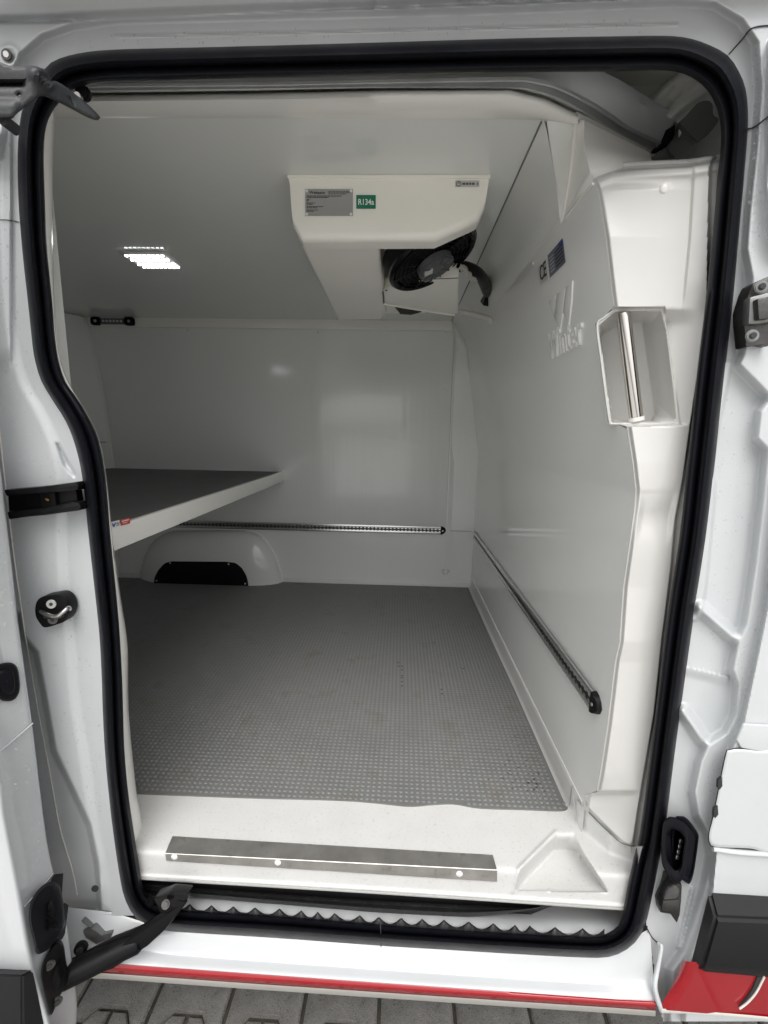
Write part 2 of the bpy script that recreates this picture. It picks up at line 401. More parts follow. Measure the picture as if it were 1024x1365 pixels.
prof = [(-.02, .012), (0, -.004), (.08, -.020), (.2, -.031), (.34, -.034), (.47, -.028), (.55, -.014), (.585, -.003), (.62, -.009), (.72, -.014), (.84, -.013), (.95, -.004), (1.0, .010), (1.0, .05)]
rails = []
for t, y in prof:
    rails.append([P(a[0]+(a[2]-a[0])*t, a[1]+(a[3]-a[1])*t, y) for a in stA])
loft('door_seal', rails, 'rubber', van, closed=True, ang=80)
# butt joint in the lower seal
tube('seal_joint', [P(507, 1229, -.012), P(507.5, 1240, -.020), P(508, 1262, -.020)], .0012, 'gap_dark', van)
# scalloped lip of the lower seal
val = [(215, 1211), (253, 1216), (311, 1219), (373, 1222), (446, 1228), (507, 1233), (592, 1237), (676, 1243), (759, 1248), (805, 1249)]
peaks = [224, 253, 282, 311, 340, 373, 402, 424, 446, 480, 505, 535, 563, 592, 625, 658, 687, 706, 740, 777, 806]
lx = np.linspace(224, 806, 240); ly = np.interp(lx, [v[0] for v in val], [v[1] for v in val])
amp = []
for x in lx:
    k = max(i for i in range(len(peaks)) if peaks[i] <= x+1e-6) if x < peaks[-1] else len(peaks)-2
    u = (x-peaks[k])/(peaks[k+1]-peaks[k]); amp.append(abs(2*u-1)**1.7)
amp = np.array(amp)
r0 = [P(x, y+5, -.006) for x, y in zip(lx, ly)]; r1 = [P(x, y-1-9.5*a*.55, -.004) for x, y, a in zip(lx, ly, amp)]
r2 = [P(x, y-2-9.5*a, .002) for x, y, a in zip(lx, ly, amp)]; r3 = [P(x, y-1-9.0*a, .006) for x, y, a in zip(lx, ly, amp)]; r4 = [P(x, y+6, .004) for x, y in zip(lx, ly)]
loft('seal_lip', [r0, r1, r2, r3, r4], 'rubber_dusty', van, ang=80)

# ---- pressed body sheet round the opening
RIDGE = [(-80, 260), (4, 215), (14, 165), (20, 118), (34, 78), (60, 55), (100, 41), (160, 33), (340, 28), (680, 19), (900, 10), (950, 13), (983, 33), (1001, 60), (1005, 120), (999, 200), (990, 280), (986, 333), (993, 372), (990, 420),
         (982, 470), (974, 488), (1015, 530), (1004, 545), (999, 588), (1013, 602), (1007, 667), (997, 750), (985, 830), (975, 850), (966, 893), (974, 914), (971, 950), (961, 970), (936, 986), (924, 1012), (915, 1056), (921, 1089), (934, 1112), (938, 1140), (930, 1180), (914, 1232), (903, 1264), (885, 1290), (880, 1500), (-80, 1500)]
SKIN = [(1048, 560), (1026, 735), (1019, 800), (985, 963), (968, 1000), (950, 1120), (943, 1190), (911, 1284), (905, 1400), (1100, 1400), (1100, 560)]
SKIN2 = [(1060, 20), (1022, 55), (1019, 110), (1016, 250), (1021, 318), (1060, 372)]
LREC = [(28, 815), (35, 848), (52, 868), (58, 900), (76, 1000), (100, 1050), (122, 1098), (133, 1150), (138, 1216), (60, 1240), (-30, 1240), (-30, 815)]
LFL = smooth_poly([(17, 165), (17, 300), (22, 420), (38, 500), (62, 545), (82, 590), (92, 640), (91, 700), (94, 780), (101, 840), (109, 933), (120, 1000), (133, 1090), (146, 1160), (150, 1215)], 60, False)
LFLP = [tuple(p) for p in LFL]+[(-60, 1215), (-60, 165)]
def body_y(X, Y):
    y = np.full(X.shape, .002)
    s = poly_sd(X, Y, RIDGE); y -= .033*sm((-s)/13)*np.where(X > 500, 1, .8)
    crease = np.interp(X, [-50, 60, 340, 680, 1000], [27, 26, 14, 1, -12]); y -= .02*sm((crease-Y)/9)+.0011*np.clip(crease-Y, 0, 60); y += .006*np.exp(-((Y-crease-2)/2.2)**2)
    y -= .004*np.exp(-((Y-np.interp(X, [150, 340, 680, 900], [48, 44.5, 36.5, 32]))/1.6)**2)*((X > 150) & (X < 905))
    y -= .030*sm(poly_sd(X, Y, SKIN)/8); y -= .026*sm(poly_sd(X, Y, SKIN2)/8)
    for seg in ([(934, 811), (976, 848)], [(911, 948), (936, 985)]):
        d = line_d(X, Y, seg); y -= .027*sm(1-d/13)
    dd = line_d(X, Y, [(918, 889), (968, 901)]); below = Y > 889+(X-918)*.24
    y += .007*sm(1-dd/16)*np.where(below, -1, 0)*(X < 972)*(X > 912)
    d = line_d(X, Y, [(923, 1186), (915, 1220), (905, 1262)]); y -= .010*sm(1-d/5)
    # narrow stepped land beside the seal
    land = smooth_poly([(979, 480), (973, 510), (962, 566), (953, 622), (956, 648), (950, 720), (941, 800), (930, 830)], 40, False)
    lp = [tuple(p) for p in land]+[(920, 830), (900, 830), (960, 480)]
    y -= .008*sm(poly_sd(X, Y, lp)/5)
    # left pillar
    y -= .009*sm(poly_sd(X, Y, LFLP)/18)
    y += .048*sm(poly_sd(X, Y, LREC)/8)
    y += .010*sm(poly_sd(X, Y, [(72, 588), (80, 590), (103, 634), (100, 640), (84, 622)])/5)
    y -= .012*sm((17-X)/4)*sm((Y-150)/30)*sm((500-Y)/40)
    y -= .004*np.exp(-((np.hypot(X-12, Y-74)-12)/4)**2)
    y -= .004*np.exp(-(np.hypot((X-128)/1.0, (Y-1184)/.9)/13)**2)
    y += .012*sm(1-line_d(X, Y, [(96, 1212), (147, 1216)])/3)
    return y
cen = np.array([[560, 640]])
shrunk = [(o[0]+(i[0]-o[0])*.16, o[1]+(i[1]-o[1])*.16) for o, i in zip(OUT_POLY, IN_POLY)]
def body_mask(X, Y):
    s = poly_sd(X, Y, shrunk)
    right = X > 862+(Y-1236)*.165
    low = (Y < 1222) | ((X > 700) & right)
    return (s < 0) & low
hfield('body_frame', -24, 1048, -24, 1362, 1.7, body_y, body_mask, 'white_paint', van, ang=75)
# body seams and sealer lines
def seam(name, pts, r=.0011, m='gap_dark', yoff=-.0015):
    a = cr(pts, 30) if len(pts) > 2 else lin(pts, 12)
    yy = body_y(a[:, 0], a[:, 1])+yoff
    return tube(name, [P(x, y, q) for (x, y), q in zip(a, yy)], r, m, van, n=30, seg=6, smooth=False)
seam('panel_seam', [(972, 72), (990, 52), (1004, 37), (1040, 33)])
seam('panel_seam', [(996, 172), (1006, 169), (1026, 154), (1046, 140)])
seam('panel_seam', [(0, 293), (12, 293.5), (25, 296)], .0008)
seam('sealer_bead', [(-6, 520), (1, 590), (8, 653), (20, 752), (30, 820), (36, 860), (50, 943), (66, 1026), (81, 1109), (96, 1156), (103, 1193)], .0015, 'cream_edge', -.003)
# ---- sill under the opening
nS = 90
sA = [(58, 1206), (96, 1210), (150, 1216), (185, 1227), (219, 1238), (366, 1248), (507, 1258), (580, 1263), (679, 1268), (760, 1272), (812, 1272), (845, 1254), (862, 1238)]
sD = [(58, 1283), (110, 1283), (153, 1284.5), (340, 1298), (480, 1308), (680, 1322), (820, 1332), (872, 1334.5)]
def sill_rail(f, y): 
    a = lin(sA, nS); b = lin(sD, nS)
    xs = np.linspace(0, 1, nS); xa = 58+xs*(866-58)
    ya = np.interp(xa, [p[0] for p in sA], [p[1] for p in sA]); xb = 58+xs*(874-58); yb = np.interp(xb, [p[0] for p in sD], [p[1] for p in sD])
    return [P(u+(u2-u)*f, v+(v2-v)*f, y) for u, v, u2, v2 in zip(xa, ya, xb, yb)]
loft('sill', [sill_rail(f, y) for f, y in ((0, .006), (.08, .001), (.3, -.009), (.5, -.0185), (.62, -.0225), (.70, -.0275), (.85, -.041), (1, -.050))], 'white_paint', van, ang=80)
sE = [(58, 1294), (143, 1297), (340, 1311), (480, 1320.5), (680, 1334), (820, 1343), (876, 1347)]
def red_rail(f, y, dy=0):
    xs = np.linspace(0, 1, nS); xb = 58+xs*(874-58); yb = np.interp(xb, [p[0] for p in sD], [p[1] for p in sD]); ye = np.interp(xb, [p[0] for p in sE], [p[1] for p in sE])
    return [P(u, v+(v2-v)*f+dy, y) for u, v, v2 in zip(xb, yb, ye)]
loft('red_stripe', [red_rail(f, y) for f, y in ((-.03, -.049), (.05, -.0525), (.35, -.056), (.7, -.054), (.96, -.048), (1.0, -.044))], 'red_paint', van, ang=80)
loft('sill_flange', [red_rail(1, -.046), red_rail(1, -.049, .6), red_rail(1, -.047, 2.0), red_rail(1, .06, 8)], 'cream_edge', van, ang=60)
seam('panel_seam', [(862, 1236), (869, 1249), (878, 1258)], .0012)
tube('sealer_bead', [P(878, 1258, -.012), P(882, 1262, -.02), P(877, 1290, -.035), P(873, 1312, -.05), P(876, 1330, -.056), P(882, 1346, -.06)], .004, 'white_paint', van, rfun=lambda t, i: 1+.7*t)

# ---- step well behind the seal
wx = np.linspace(212, 846, 120); wy = np.interp(wx, [v[0] for v in val], [v[1] for v in val])
loft('step_well', [[P(x, y+6, .012) for x, y in zip(wx, wy)], [P(x, y-4, .016) for x, y in zip(wx, wy)], [P(x, y-14, .035) for x, y in zip(wx, wy)], [P(x, y-24, .07) for x, y in zip(wx, wy)], [P(x, y-40, .12) for x, y in zip(wx, wy)]], 'white_paint', van)
lowr = [(190, 1190), (240, 1194), (340, 1203), (480, 1215), (580, 1221.5), (629, 1222), (679, 1217), (712, 1212), (732, 1206)]
upr = [(190, 1172), (240, 1178), (340, 1186), (480, 1195), (580, 1200), (629, 1203), (679, 1206), (712, 1207), (731, 1204)]
a = cr(lowr, 70); b = cr(upr, 70)
loft('guide_rubber', [[P(p[0]+(q[0]-p[0])*t, p[1]+(q[1]-p[1])*t, y) for p, q in zip(a, b)] for t, y in ((0, .075), (0, .045), (.12, .036), (.3, .032), (.45, .040), (.55, .036), (.8, .045), (1, .075))], 'rubber_dusty', van, ang=70)
loft('slot_shade', [prail([(186, 1170, .03), (480, 1190, .03), (738, 1207, .03)], 20), prail([(186, 1196, .088), (480, 1217, .088), (700, 1222, .088)], 20)], 'plastic_black', van)  # black sheet stands for the shade in the slot under the lining

# ---- sliding door, pushed back along the van's flank (its front edge is what shows)
def yl(pts, pys, k):                                   # interpolate pixel x (and y-depth) over py
    q = np.array(pts, float); return np.interp(pys, q[:, 0], q[:, k])
pys = np.r_[np.linspace(600, 1200, 60), np.linspace(1204, 1385, 40)]
inner = cr([(600, -4), (640, 2.5), (740, 14), (850, 27), (966, 43), (1110, 61), (1170, 73), (1228, 88), (1309, 99.5), (1345, 103), (1385, 100)], 120)
ix = np.interp(pys, inner[:, 0], inner[:, 1])
outer_ = [(600, -60), (900, -40), (1000, -8), (1040, 0), (1085, 5), (1180, 23), (1293, 43), (1340, 58), (1385, 72)]
ox = np.interp(pys, [p[0] for p in outer_], [p[1] for p in outer_])
def drail(f, y, extra=0): return [P(o+(i-o)*f+extra, v, y) for o, i, v in zip(ox, ix, pys)]
door = loft('sliding_door', [[P(-140, v, -.19) for v in pys], drail(-.5, -.197), drail(-.1, -.197), drail(.0, -.193), drail(.06, -.182), drail(.5, -.142), drail(.9, -.106), drail(.97, -.100), drail(1.0, -.094), drail(1.0, -.080, -2), drail(.9, -.06, -6)], 'white_paint', van, ang=80)
def on_door(px, py, off=0.0):                          # point on the door's front edge face
    o = np.interp(py, [p[0] for p in outer_], [p[1] for p in outer_]); i = np.interp(py, inner[:, 0], inner[:, 1])
    f = (px-o)/(i-o); return P(px, py, -.188+f*.088-off)
def door_plate(name, pts, m, off0, off1, inset=2.0, n=70, parent=door):
    o = cr(pts, n, True); c = o.mean(0); L = np.linalg.norm(o-c, axis=1).mean(); k = 1-inset/L
    rails = [[on_door(*p, .0+.0) for p in o], [on_door(*p, off0) for p in o], [on_door(*(c+(p-c)*k), off1) for p in o], [on_door(*(c+(p-c)*k*.6), off1) for p in o], [on_door(*(c+(p-c)*.02), off1) for p in o]]
    return loft(name, rails, m, parent, closed=True, ang=45)
lp = door_plate('latch_cover', [(-6, 890), (4, 884), (17, 884), (24, 892), (26.5, 908), (26, 922), (20, 932), (10, 935), (0, 932), (-6, 920)], 'plastic_black', .004, .008)
door_plate('latch_pad', [(1, 895), (10, 892), (18, 897), (20, 908), (19, 921), (11, 926), (3, 922), (-1, 908)], 'rubber', .010, .012)
# swage line across the door edge
tube('edge_crease', [on_door(-2, 1003, .0005), on_door(20, 985, .0005), on_door(44, 964, .0005)], .0016, 'white_paint', door, n=12)
tube('edge_crease', [on_door(33, 1208, .0005), on_door(50, 1190, .0005), on_door(71, 1164, .0005)], .0010, 'sealant', door, n=12)
bf = door_plate('rubber_buffer', [(39, 1214), (44, 1196), (56, 1181), (69, 1175), (79, 1180), (84, 1200), (86, 1228), (80, 1246), (66, 1264), (50, 1272), (46, 1258), (40, 1235)], 'rubber', .012, .022, 4)
# ribbed stop and upright flap of the buffer
for k in range(4):
    yk = 1198+k*9
    prism('buffer_rib', [on_door(68, yk, .022), on_door(83+k*1.5, yk-1, .014), on_door(84+k*1.5, yk+5, .014), on_door(69, yk+6, .022)], (.004, -.016, 0), 'plastic_gloss', bf, .002)
prism('buffer_flap', [on_door(72, 1165, .004), on_door(85, 1163, .0), on_door(83, 1192, .004), on_door(77, 1194, .008)], (.003, -.014, 0), 'plastic_black', bf, .002)
prism('buffer_fin', [on_door(86, 1202, .0), on_door(92, 1206, -.004), on_door(87, 1245, .0), on_door(82, 1246, .004)], (.002, -.012, 0), 'plastic_black', bf, .002)
hp = door_plate('hinge_plate', [(55, 1300), (58, 1281), (70, 1260), (79, 1252), (85, 1260), (88, 1280), (92, 1300), (89, 1312), (80, 1328), (69, 1353), (66, 1345), (60, 1325)], 'plastic_black', .006, .012, 3)
for (x, y, r_) in ((66, 1286, .011), (76, 1334, .011)):
    c = on_door(x, y, .013); M4 = frame_of(c, (0, 0, 1), (.62, -.76, .12))
    disc('bolt', M4, r_, .004, 'cast_steel', hp, 18, .0015); disc('bolt_head', M4 @ Matrix.Translation((0, 0, .004)), r_*.5, .0025, 'gap_dark', hp, 6)
prism('hinge_tongue', [on_door(73, 1296, .013), on_door(82, 1275, .012), on_door(86, 1296, .012), on_door(76, 1322, .013)], (.0, -.012, 0), 'plastic_gloss', hp, .003)
# dark protective trim at the foot of the door
tq = [(-40, 1287, -.205), (43.5, 1293, -.205), (31, 1293, -.232), (-40, 1290, -.232)]
bm = bmesh.new()
vv = [bm.verts.new(P(*p)) for p in [(-60, 1289, -.200), (43.5, 1293.5, -.198), (30, 1300, -.224), (-60, 1298, -.226), (30, 1400, -.228), (-60, 1400, -.228), (66, 1400, -.196)]]
bm.faces.new((vv[0], vv[1], vv[2], vv[3])); bm.faces.new((vv[3], vv[2], vv[4], vv[5])); bm.faces.new((vv[2], vv[1], vv[6], vv[4]))
bmesh.ops.bevel(bm, geom=[e for e in bm.edges if len(e.link_faces) == 2], offset=.004, segments=3, affect='EDGES')
from_bm('door_trim', bm, 'trim_black', door)

box('door_panel', (-2.05, -.195, .60), (-.784, -.107, 2.30), 'white_paint', door, .02, None, 4)
box('door_trim', (-2.05, -.226, .47), (-.86, -.12, .60), 'trim_black', door, .012, None, 3)
# ---- the rest of the flank and the roof beyond the frame
def edge_pts(xs, ys_, off=.0015):
    xs, ys_ = np.array(xs, float), np.array(ys_, float); yy = body_y(xs, ys_)+off
    return [P(a_, b_, c_) for a_, b_, c_ in zip(xs, ys_, yy)]
py_ = np.linspace(-24, 1290, 60)
ea = edge_pts(np.full(60, 1044.), py_); loft('front_flank', [ea]+[[Vector((p.x+(2.3-p.x)*t, p.y+(-.10-p.y)*min(1, t*3), p.z)) for p in ea] for t in (.1, .35, 1)], 'white_paint', van)
ea = [Vector((2.3, -.085, z)) for z in (.31, .58)]; loft('front_flank_foot', [[P(1056, 1357, -.082), P(1056, 1300, -.078)], ea], 'red_paint', van)
loft('front_flank_trim', [[P(1056, 1303, -.098), P(1056, 1230, -.101), P(1056, 1199, -.064)], [Vector((2.3, -.11, .50)), Vector((2.3, -.115, .66)), Vector((2.3, -.08, .72))]], 'trim_black', van)
py_ = np.linspace(-24, 1210, 60)
ea = edge_pts(np.full(60, -20.), py_); loft('rear_flank', [ea]+[[Vector((p.x+(-3.4-p.x)*t, p.y+(-.06-p.y)*min(1, t*3), p.z)) for p in ea] for t in (.1, .35, 1)], 'white_paint', van)
px_ = np.linspace(-20, 1044, 60); ea = edge_pts(px_, np.full(60, -20.))
ea = [Vector((-3.4, ea[0].y, ea[0].z))]+ea+[Vector((2.3, ea[-1].y, ea[-1].z))]
def up_(dy, z): return [Vector((p.x, p.y+dy, z)) for p in ea]
loft('roof_side', [ea, up_(-.012, 2.58), up_(.0, 2.66), up_(.05, 2.72), up_(.2, 2.755), up_(2.1, 2.76)], 'white_paint', van, ang=80)

# ---- lower roller arm between door and guide slot
ra = tube('roller_arm', [P(78, 1306, -.115), P(120, 1286, -.09), P(160, 1266, -.066), P(186, 1254, -.05)], .026, 'plastic_black', van, n=30, seg=18, rfun=lambda t, i: (1.0-.06*t)*(1 if i < 29 else .9))
prism('arm_plate', [P(84, 1285, -.09), P(150, 1250, -.06), P(186, 1236, -.05), P(208, 1222, -.05), P(236, 1200, -.046), P(249, 1203, -.046), P(220, 1240, -.052), P(196, 1262, -.058), P(150, 1292, -.075), P(96, 1310, -.10)], (0, .012, -.006), 'plastic_black', ra, .005)
prism('arm_head', [P(204, 1198, -.046), P(226, 1191, -.042), P(250, 1193, -.040), P(247, 1205, -.044), P(230, 1218, -.052), P(214, 1219, -.052)], (0, .035, -.01), 'plastic_gloss', ra, .005)
M4 = frame_of(P(222, 1205, -.055), (1, 0, .2), (0, -.8, .6)); disc('roller', M4, .010, .008, 'cast_steel', ra, 20, .003)
M4 = frame_of(P(204, 1200, -.004), (1, 0, .2), (-.3, -.8, .5)); disc('guide_roller', M4, .012, .012, 'plastic_gloss', ra, 20, .003)
tube('arm_edge', [P(188, 1262, -.058), P(196, 1257, -.055), P(199, 1250, -.052)], .0018, 'alu', ra, n=8)
# catch bracket on the sill end with its roller
cb = prism('catch_bracket', [P(107, 1228, -.02), P(112, 1224, .0), P(146, 1228, .0), P(150, 1235, -.005), P(149, 1248, -.012), P(136, 1246, -.018), P(121, 1238, -.022)], (0, .03, -.012), 'bracket_metal', van, .003)
prism('bracket_pad', [P(110, 1241, -.02), P(122, 1238, -.026), P(136, 1247, -.026), P(149, 1243, -.02), P(147, 1251, -.022), P(128, 1259, -.028), P(114, 1250, -.024)], (0, .02, -.006), 'bracket_metal', cb, .002)
M4 = frame_of(P(110, 1260, -.055), (1, 0, .3), (.25, -.9, .25)); disc('bracket_roller', M4, .015, .016, 'plastic_black', cb, 22, .004); disc('roller_pin', M4 @ Matrix.Translation((0, 0, .0165)), .008, .002, 'screw', cb, 16)

# ---- upper roller arm, stamped grey steel
def arm_y(X, Y):
    y = np.interp(X, [-20, 45, 70, 100, 135], [-.135, -.115, -.085, -.05, -.02])
    y = y+.018*sm((8-np.abs(Y-(113-.0*X)))/6)*sm((38-X)/8)
    y -= .012*sm(1-line_d(X, Y, [(48, 98), (62, 112)])/12); y += .010*sm(1-line_d(X, Y, [(56, 100), (66, 110)])/6)
    y -= .008*sm((Y-133)/8)*sm((30-X)/12)
    return y
ARM = smooth_poly([(-20, 78), (0, 84), (15, 89.5), (30, 90.5), (44, 90.5), (59, 94), (69, 106), (82, 113), (94, 122), (111, 135), (126, 149), (133.5, 158), (128, 159.5), (116, 155), (102, 147.5), (73, 133), (59, 128), (50, 129), (38, 138), (29, 145), (16, 156), (9, 156.5), (-20, 152)], 120)
bm = bmesh.new(); Xa, Ya = np.array(ARM)[:, 0], np.array(ARM)[:, 1]
# grid clipped to the outline
gx, gy = np.meshgrid(np.arange(-18, 134, 4.0), np.arange(76, 162, 4.0)); g = np.stack([gx.ravel(), gy.ravel()], 1)
g = g[poly_sd(g[:, 0], g[:, 1], ARM) > 2.5]; hole = [(26+3.2*math.cos(t), 127+3.2*math.sin(t)) for t in np.linspace(0, 2*math.pi, 14, endpoint=False)]
slit = [(90, 128), (93, 129), (98.5, 141), (96, 142)]
g = g[(poly_sd(g[:, 0], g[:, 1], hole) < -2) & (poly_sd(g[:, 0], g[:, 1], slit) < -2)]
from mathutils.geometry import delaunay_2d_cdt
def cdt_sheet(outline, holes, pts, yfun):
    V = [Vector(p) for p in outline]; F = [list(range(len(V)))]; E_ = [(i, (i+1) % len(V)) for i in range(len(V))]
    for h in holes:
        s = len(V); V += [Vector(p) for p in h]; E_ += [(s+i, s+(i+1) % len(h)) for i in range(len(h))]
    V += [Vector(p) for p in pts]
    ov, oe, of, _, _, _ = delaunay_2d_cdt(V, E_, [], 1, 1e-4)
    co = np.array([tuple(v) for v in ov]); keep = []
    for f in of:
        c = co[list(f)].mean(0)[None]
        if poly_sd(c[:, 0], c[:, 1], outline)[0] > 0 and all(poly_sd(c[:, 0], c[:, 1], h)[0] < 0 for h in holes): keep.append(f)
    Yd = yfun(co[:, 0], co[:, 1]); return P_arr(co[:, 0], co[:, 1], Yd), keep
def solid(o, t, off=0):
    md = o.modifiers.new('thickness', 'SOLIDIFY'); md.thickness = t; md.offset = off; return o
v, f = cdt_sheet(ARM, [hole, slit], g, arm_y)
ua = mesh('upper_roller_arm', v, f, 'bracket_grey', van, True, 60); solid(ua, .006)
prism('arm_foot', [P(-6, 150, -.13), P(8, 152, -.13), P(7, 165, -.13), P(2, 167, -.13), P(-6, 160, -.13)], (0, .03, 0), 'bracket_grey', ua, .003)
M4 = frame_of(P(114, 126, .03), (1, 0, 0), (.1, -.9, -.3)); disc('arm_roller', M4, .013, .014, 'plastic_black', ua, 20, .003)
M4 = frame_of(P(107, 130, .01), (1, 0, 0), (.1, -.9, -.3)); disc('roller_pin', M4, .006, .012, 'screw', ua, 14, .001)
# screw head and plug holes in the body sheet
M4 = frame_of(P(11, 75, -.028), (1, 0, 0), (.1, -1, -.1)); disc('bolt', M4, .010, .005, 'cast_steel', van, 20, .002); disc('bolt_socket', M4 @ Matrix.Translation((0, 0, .005)), .005, .001, 'screw', van, 12)
M4 = frame_of(P(127, 1184, -.006), (1, 0, 0), (.1, -1, .1)); disc('drain_plug', M4, .0085, .002, 'gap_dark', van, 20)

# ---- black roller seat on the left pillar
rs = prism('roller_seat', [P(10, 655, -.03), P(100, 644, -.02), P(105, 690-12, -.02), P(30, 689, -.03), P(12, 690, -.03)], (0, .02, 0), 'plastic_gloss', van, .003)
prism('seat_bar', [P(4, 653, -.05), P(60, 648, -.048), P(100, 642.5, -.04), P(104.5, 646, -.04), P(104, 652.5, -.04), P(98, 655, -.042), P(60, 657, -.05), P(8, 662, -.055)], (0, .03, 0), 'plastic_gloss', rs, .004)
prism('seat_bar', [P(9, 682, -.05), P(60, 677, -.048), P(96, 668.5, -.042), P(105, 670.5, -.04), P(108.5, 677, -.04), P(104, 681, -.042), P(60, 687, -.05), P(30, 690, -.05), P(11, 693, -.052)], (0, .03, 0), 'plastic_gloss', rs, .004)
box('brass_clip', (-.004, -.003, -.002), (.004, .003, .002), 'brass', rs, .001, Matrix.Translation(P(64, 666, -.036)) @ Matrix.Rotation(.4, 4, 'Y'))
box('seat_block', (-.016, -.004, -.018), (.016, .006, .018), 'plastic_black', rs, .002, Matrix.Translation(P(66, 667, -.028)))
# ---- door striker on the left pillar
sp_ = [(47, 806), (53, 797), (68, 793.5), (79, 793), (88, 800), (91.5, 814), (86, 828), (75, 833), (60, 837), (54, 833), (47, 821)]
st = prism('door_striker', [P(x, y, -.034) for x, y in cr(sp_, 40, True)], (0, .03, 0), 'plastic_black', van, .003)
for x, y in ((69, 805), (71, 826)):
    M4 = frame_of(P(x, y, -.036), (1, 0, 0), (.25, -1, .1)); disc('striker_screw', M4, .0098, .003, 'screw' if y < 810 else 'cast_steel', st, 20, .001); disc('screw_socket', M4 @ Matrix.Translation((0, 0, .003)), .004, .0006, 'gap_dark', st, 6)
tube('striker_loop', [P(55, 815, -.038), P(62, 819, -.055), P(74, 822, -.062), P(84, 816, -.06), P(91, 810, -.05), P(93, 812, -.036)], .0042, 'screw', st, n=26, seg=10)
tube('striker_loop', [P(60, 822, -.05), P(72, 824, -.058), P(84, 820, -.058)], .0035, 'cast_steel', st, n=12)

# ---- right side: hinge, plug connector, catch, flap, trim, red panel
hg = prism('door_catch', [P(991, 414, -.045), P(1000, 388, -.05), P(1004, 378, -.05), P(1030, 366, -.06), P(1034, 460, -.06), P(1012, 459, -.05), P(995, 463, -.045), P(992, 432, -.045)], (0, .03, 0), 'cast_steel', van, .004)
prism('catch_plate', [P(1000, 396, -.062), P(1022, 390, -.065), P(1034, 390, -.068), P(1034, 428, -.068), P(1014, 432, -.062), P(998, 432, -.06)], (0, .018, 0), 'bracket_metal', hg, .004)
prism('catch_plate', [P(1010, 398, -.074), P(1030, 394, -.078), P(1030, 424, -.078), P(1012, 426, -.074)], (0, .014, 0), 'cast_steel', hg, .003)
for x, y in ((1014, 383), (1002, 448)):
    M4 = frame_of(P(x, y, -.062), (1, 0, 0), (-.2, -1, 0)); disc('catch_bolt', M4, .011, .004, 'bracket_metal', hg, 22, .0015); disc('bolt_head', M4 @ Matrix.Translation((0, 0, .004)), .006, .004, 'bracket_grey', hg, 6, .001)
# plug connector: two stacked dark frames round a hollow with four contacts
CO = [(883, 1103), (889, 1091), (897, 1089), (914, 1098), (920, 1114), (918, 1135), (914, 1160), (908, 1175), (900, 1178), (889, 1164), (882, 1146)]
CO2 = [(900, 1091), (907, 1088), (916, 1091), (930, 1110), (931, 1122), (926, 1158), (921, 1176), (915, 1177), (900, 1160), (895, 1120)]
def ring_plate(name, pts, y0, y1, m, parent, inn=.62, n=50, depth=.03):
    o = cr(pts, n, True); c = o.mean(0)
    rr = [[P(*p, y0) for p in o], [P(*p, y1+.004) for p in o], [P(*(c+(p-c)*.94), y1) for p in o], [P(*(c+(p-c)*(inn+.1)), y1) for p in o], [P(*(c+(p-c)*inn), y1+.004) for p in o], [P(*(c+(p-c)*inn), y1+depth) for p in o]]
    rr.append([P(*(c+(p-c)*.02), y1+depth) for p in o])
    return loft(name, rr, m, parent, closed=True, ang=50)
pc = ring_plate('plug_connector', CO, -.02, -.062, 'rubber', van)
ring_plate('connector_flange', CO2, .0, -.036, 'rubber', pc, inn=.8, depth=.004)
for k in range(4):
    box('contact', (-.0035, -.002, -.0055), (.0035, .002, .0055), 'alu', pc, .001, Matrix.Translation(P(907.5-k*1.6, 1121+k*7.2, -.045)))
ct = prism('latch_bracket', [P(892, 1170, -.02), P(900, 1176, -.03), P(910, 1180, -.03), P(909, 1200, -.03), P(907, 1220, -.028), P(903, 1232, -.025), P(894, 1219, -.02), P(880, 1217, -.015), P(878, 1203, -.015), P(886, 1190, -.02)], (0, .022, 0), 'cast_steel', van, .004)
prism('bracket_step', [P(884, 1201, -.04), P(907, 1200, -.046), P(905, 1217, -.044), P(882, 1214, -.036)], (0, .02, 0), 'cast_steel', ct, .003)
prism('bracket_cap', [P(889, 1184, -.036), P(903, 1180, -.044), P(908, 1190, -.046), P(903, 1199, -.05), P(884, 1201, -.044)], (0, .02, 0), 'cast_steel', ct, .005)
# fuel flap with dark shut line
FL = [(968, 1006), (973, 1000), (986, 998.5), (1010, 1001), (1060, 1012), (1060, 1136), (1000, 1131), (955, 1129), (947, 1124), (945.5, 1112), (952, 1085)]
def offset_poly(pts, d):
    o = cr(pts, 80, True); X_, Y_ = o[:, 0], o[:, 1]; t = np.roll(o, -1, 0)-np.roll(o, 1, 0); nrm = np.stack([t[:, 1], -t[:, 0]], 1); nrm /= np.linalg.norm(nrm, axis=1)[:, None]
    return o+nrm*d
g0 = offset_poly(FL, 1.6); g1 = offset_poly(FL, 0); g2 = offset_poly(FL, -2.5)
if poly_sd(g0[:1, 0], g0[:1, 1], [tuple(p) for p in g1])[0] > 0: g0, g2 = offset_poly(FL, -1.6), offset_poly(FL, 2.5)
c_ = g1.mean(0)
loft('flap_gap', [[P(*p, -.0645) for p in g0], [P(*p, -.0665) for p in offset_poly(FL, 0)]], 'gap_dark', van, closed=True)
loft('fuel_flap', [[P(*p, -.064) for p in g1], [P(*p, -.068) for p in g1], [P(*p, -.0705) for p in g2], [P(*(c_+(p-c_)*.97), -.0706) for p in g2], [P(*(c_+(p-c_)*.01), -.0706) for p in g2]], 'white_paint', van, closed=True, ang=60)
for (x, y) in ((960.5, 1045), (955, 1083)):
    prism('flap_hinge', [P(x-3, y-4, -.071), P(x+2.2, y-9, -.072), P(x+3.0, y+3, -.072), P(x-1, y+8, -.071), P(x-3.6, y+6, -.071)], (0, .006, 0), 'gap_dark', van, .001)
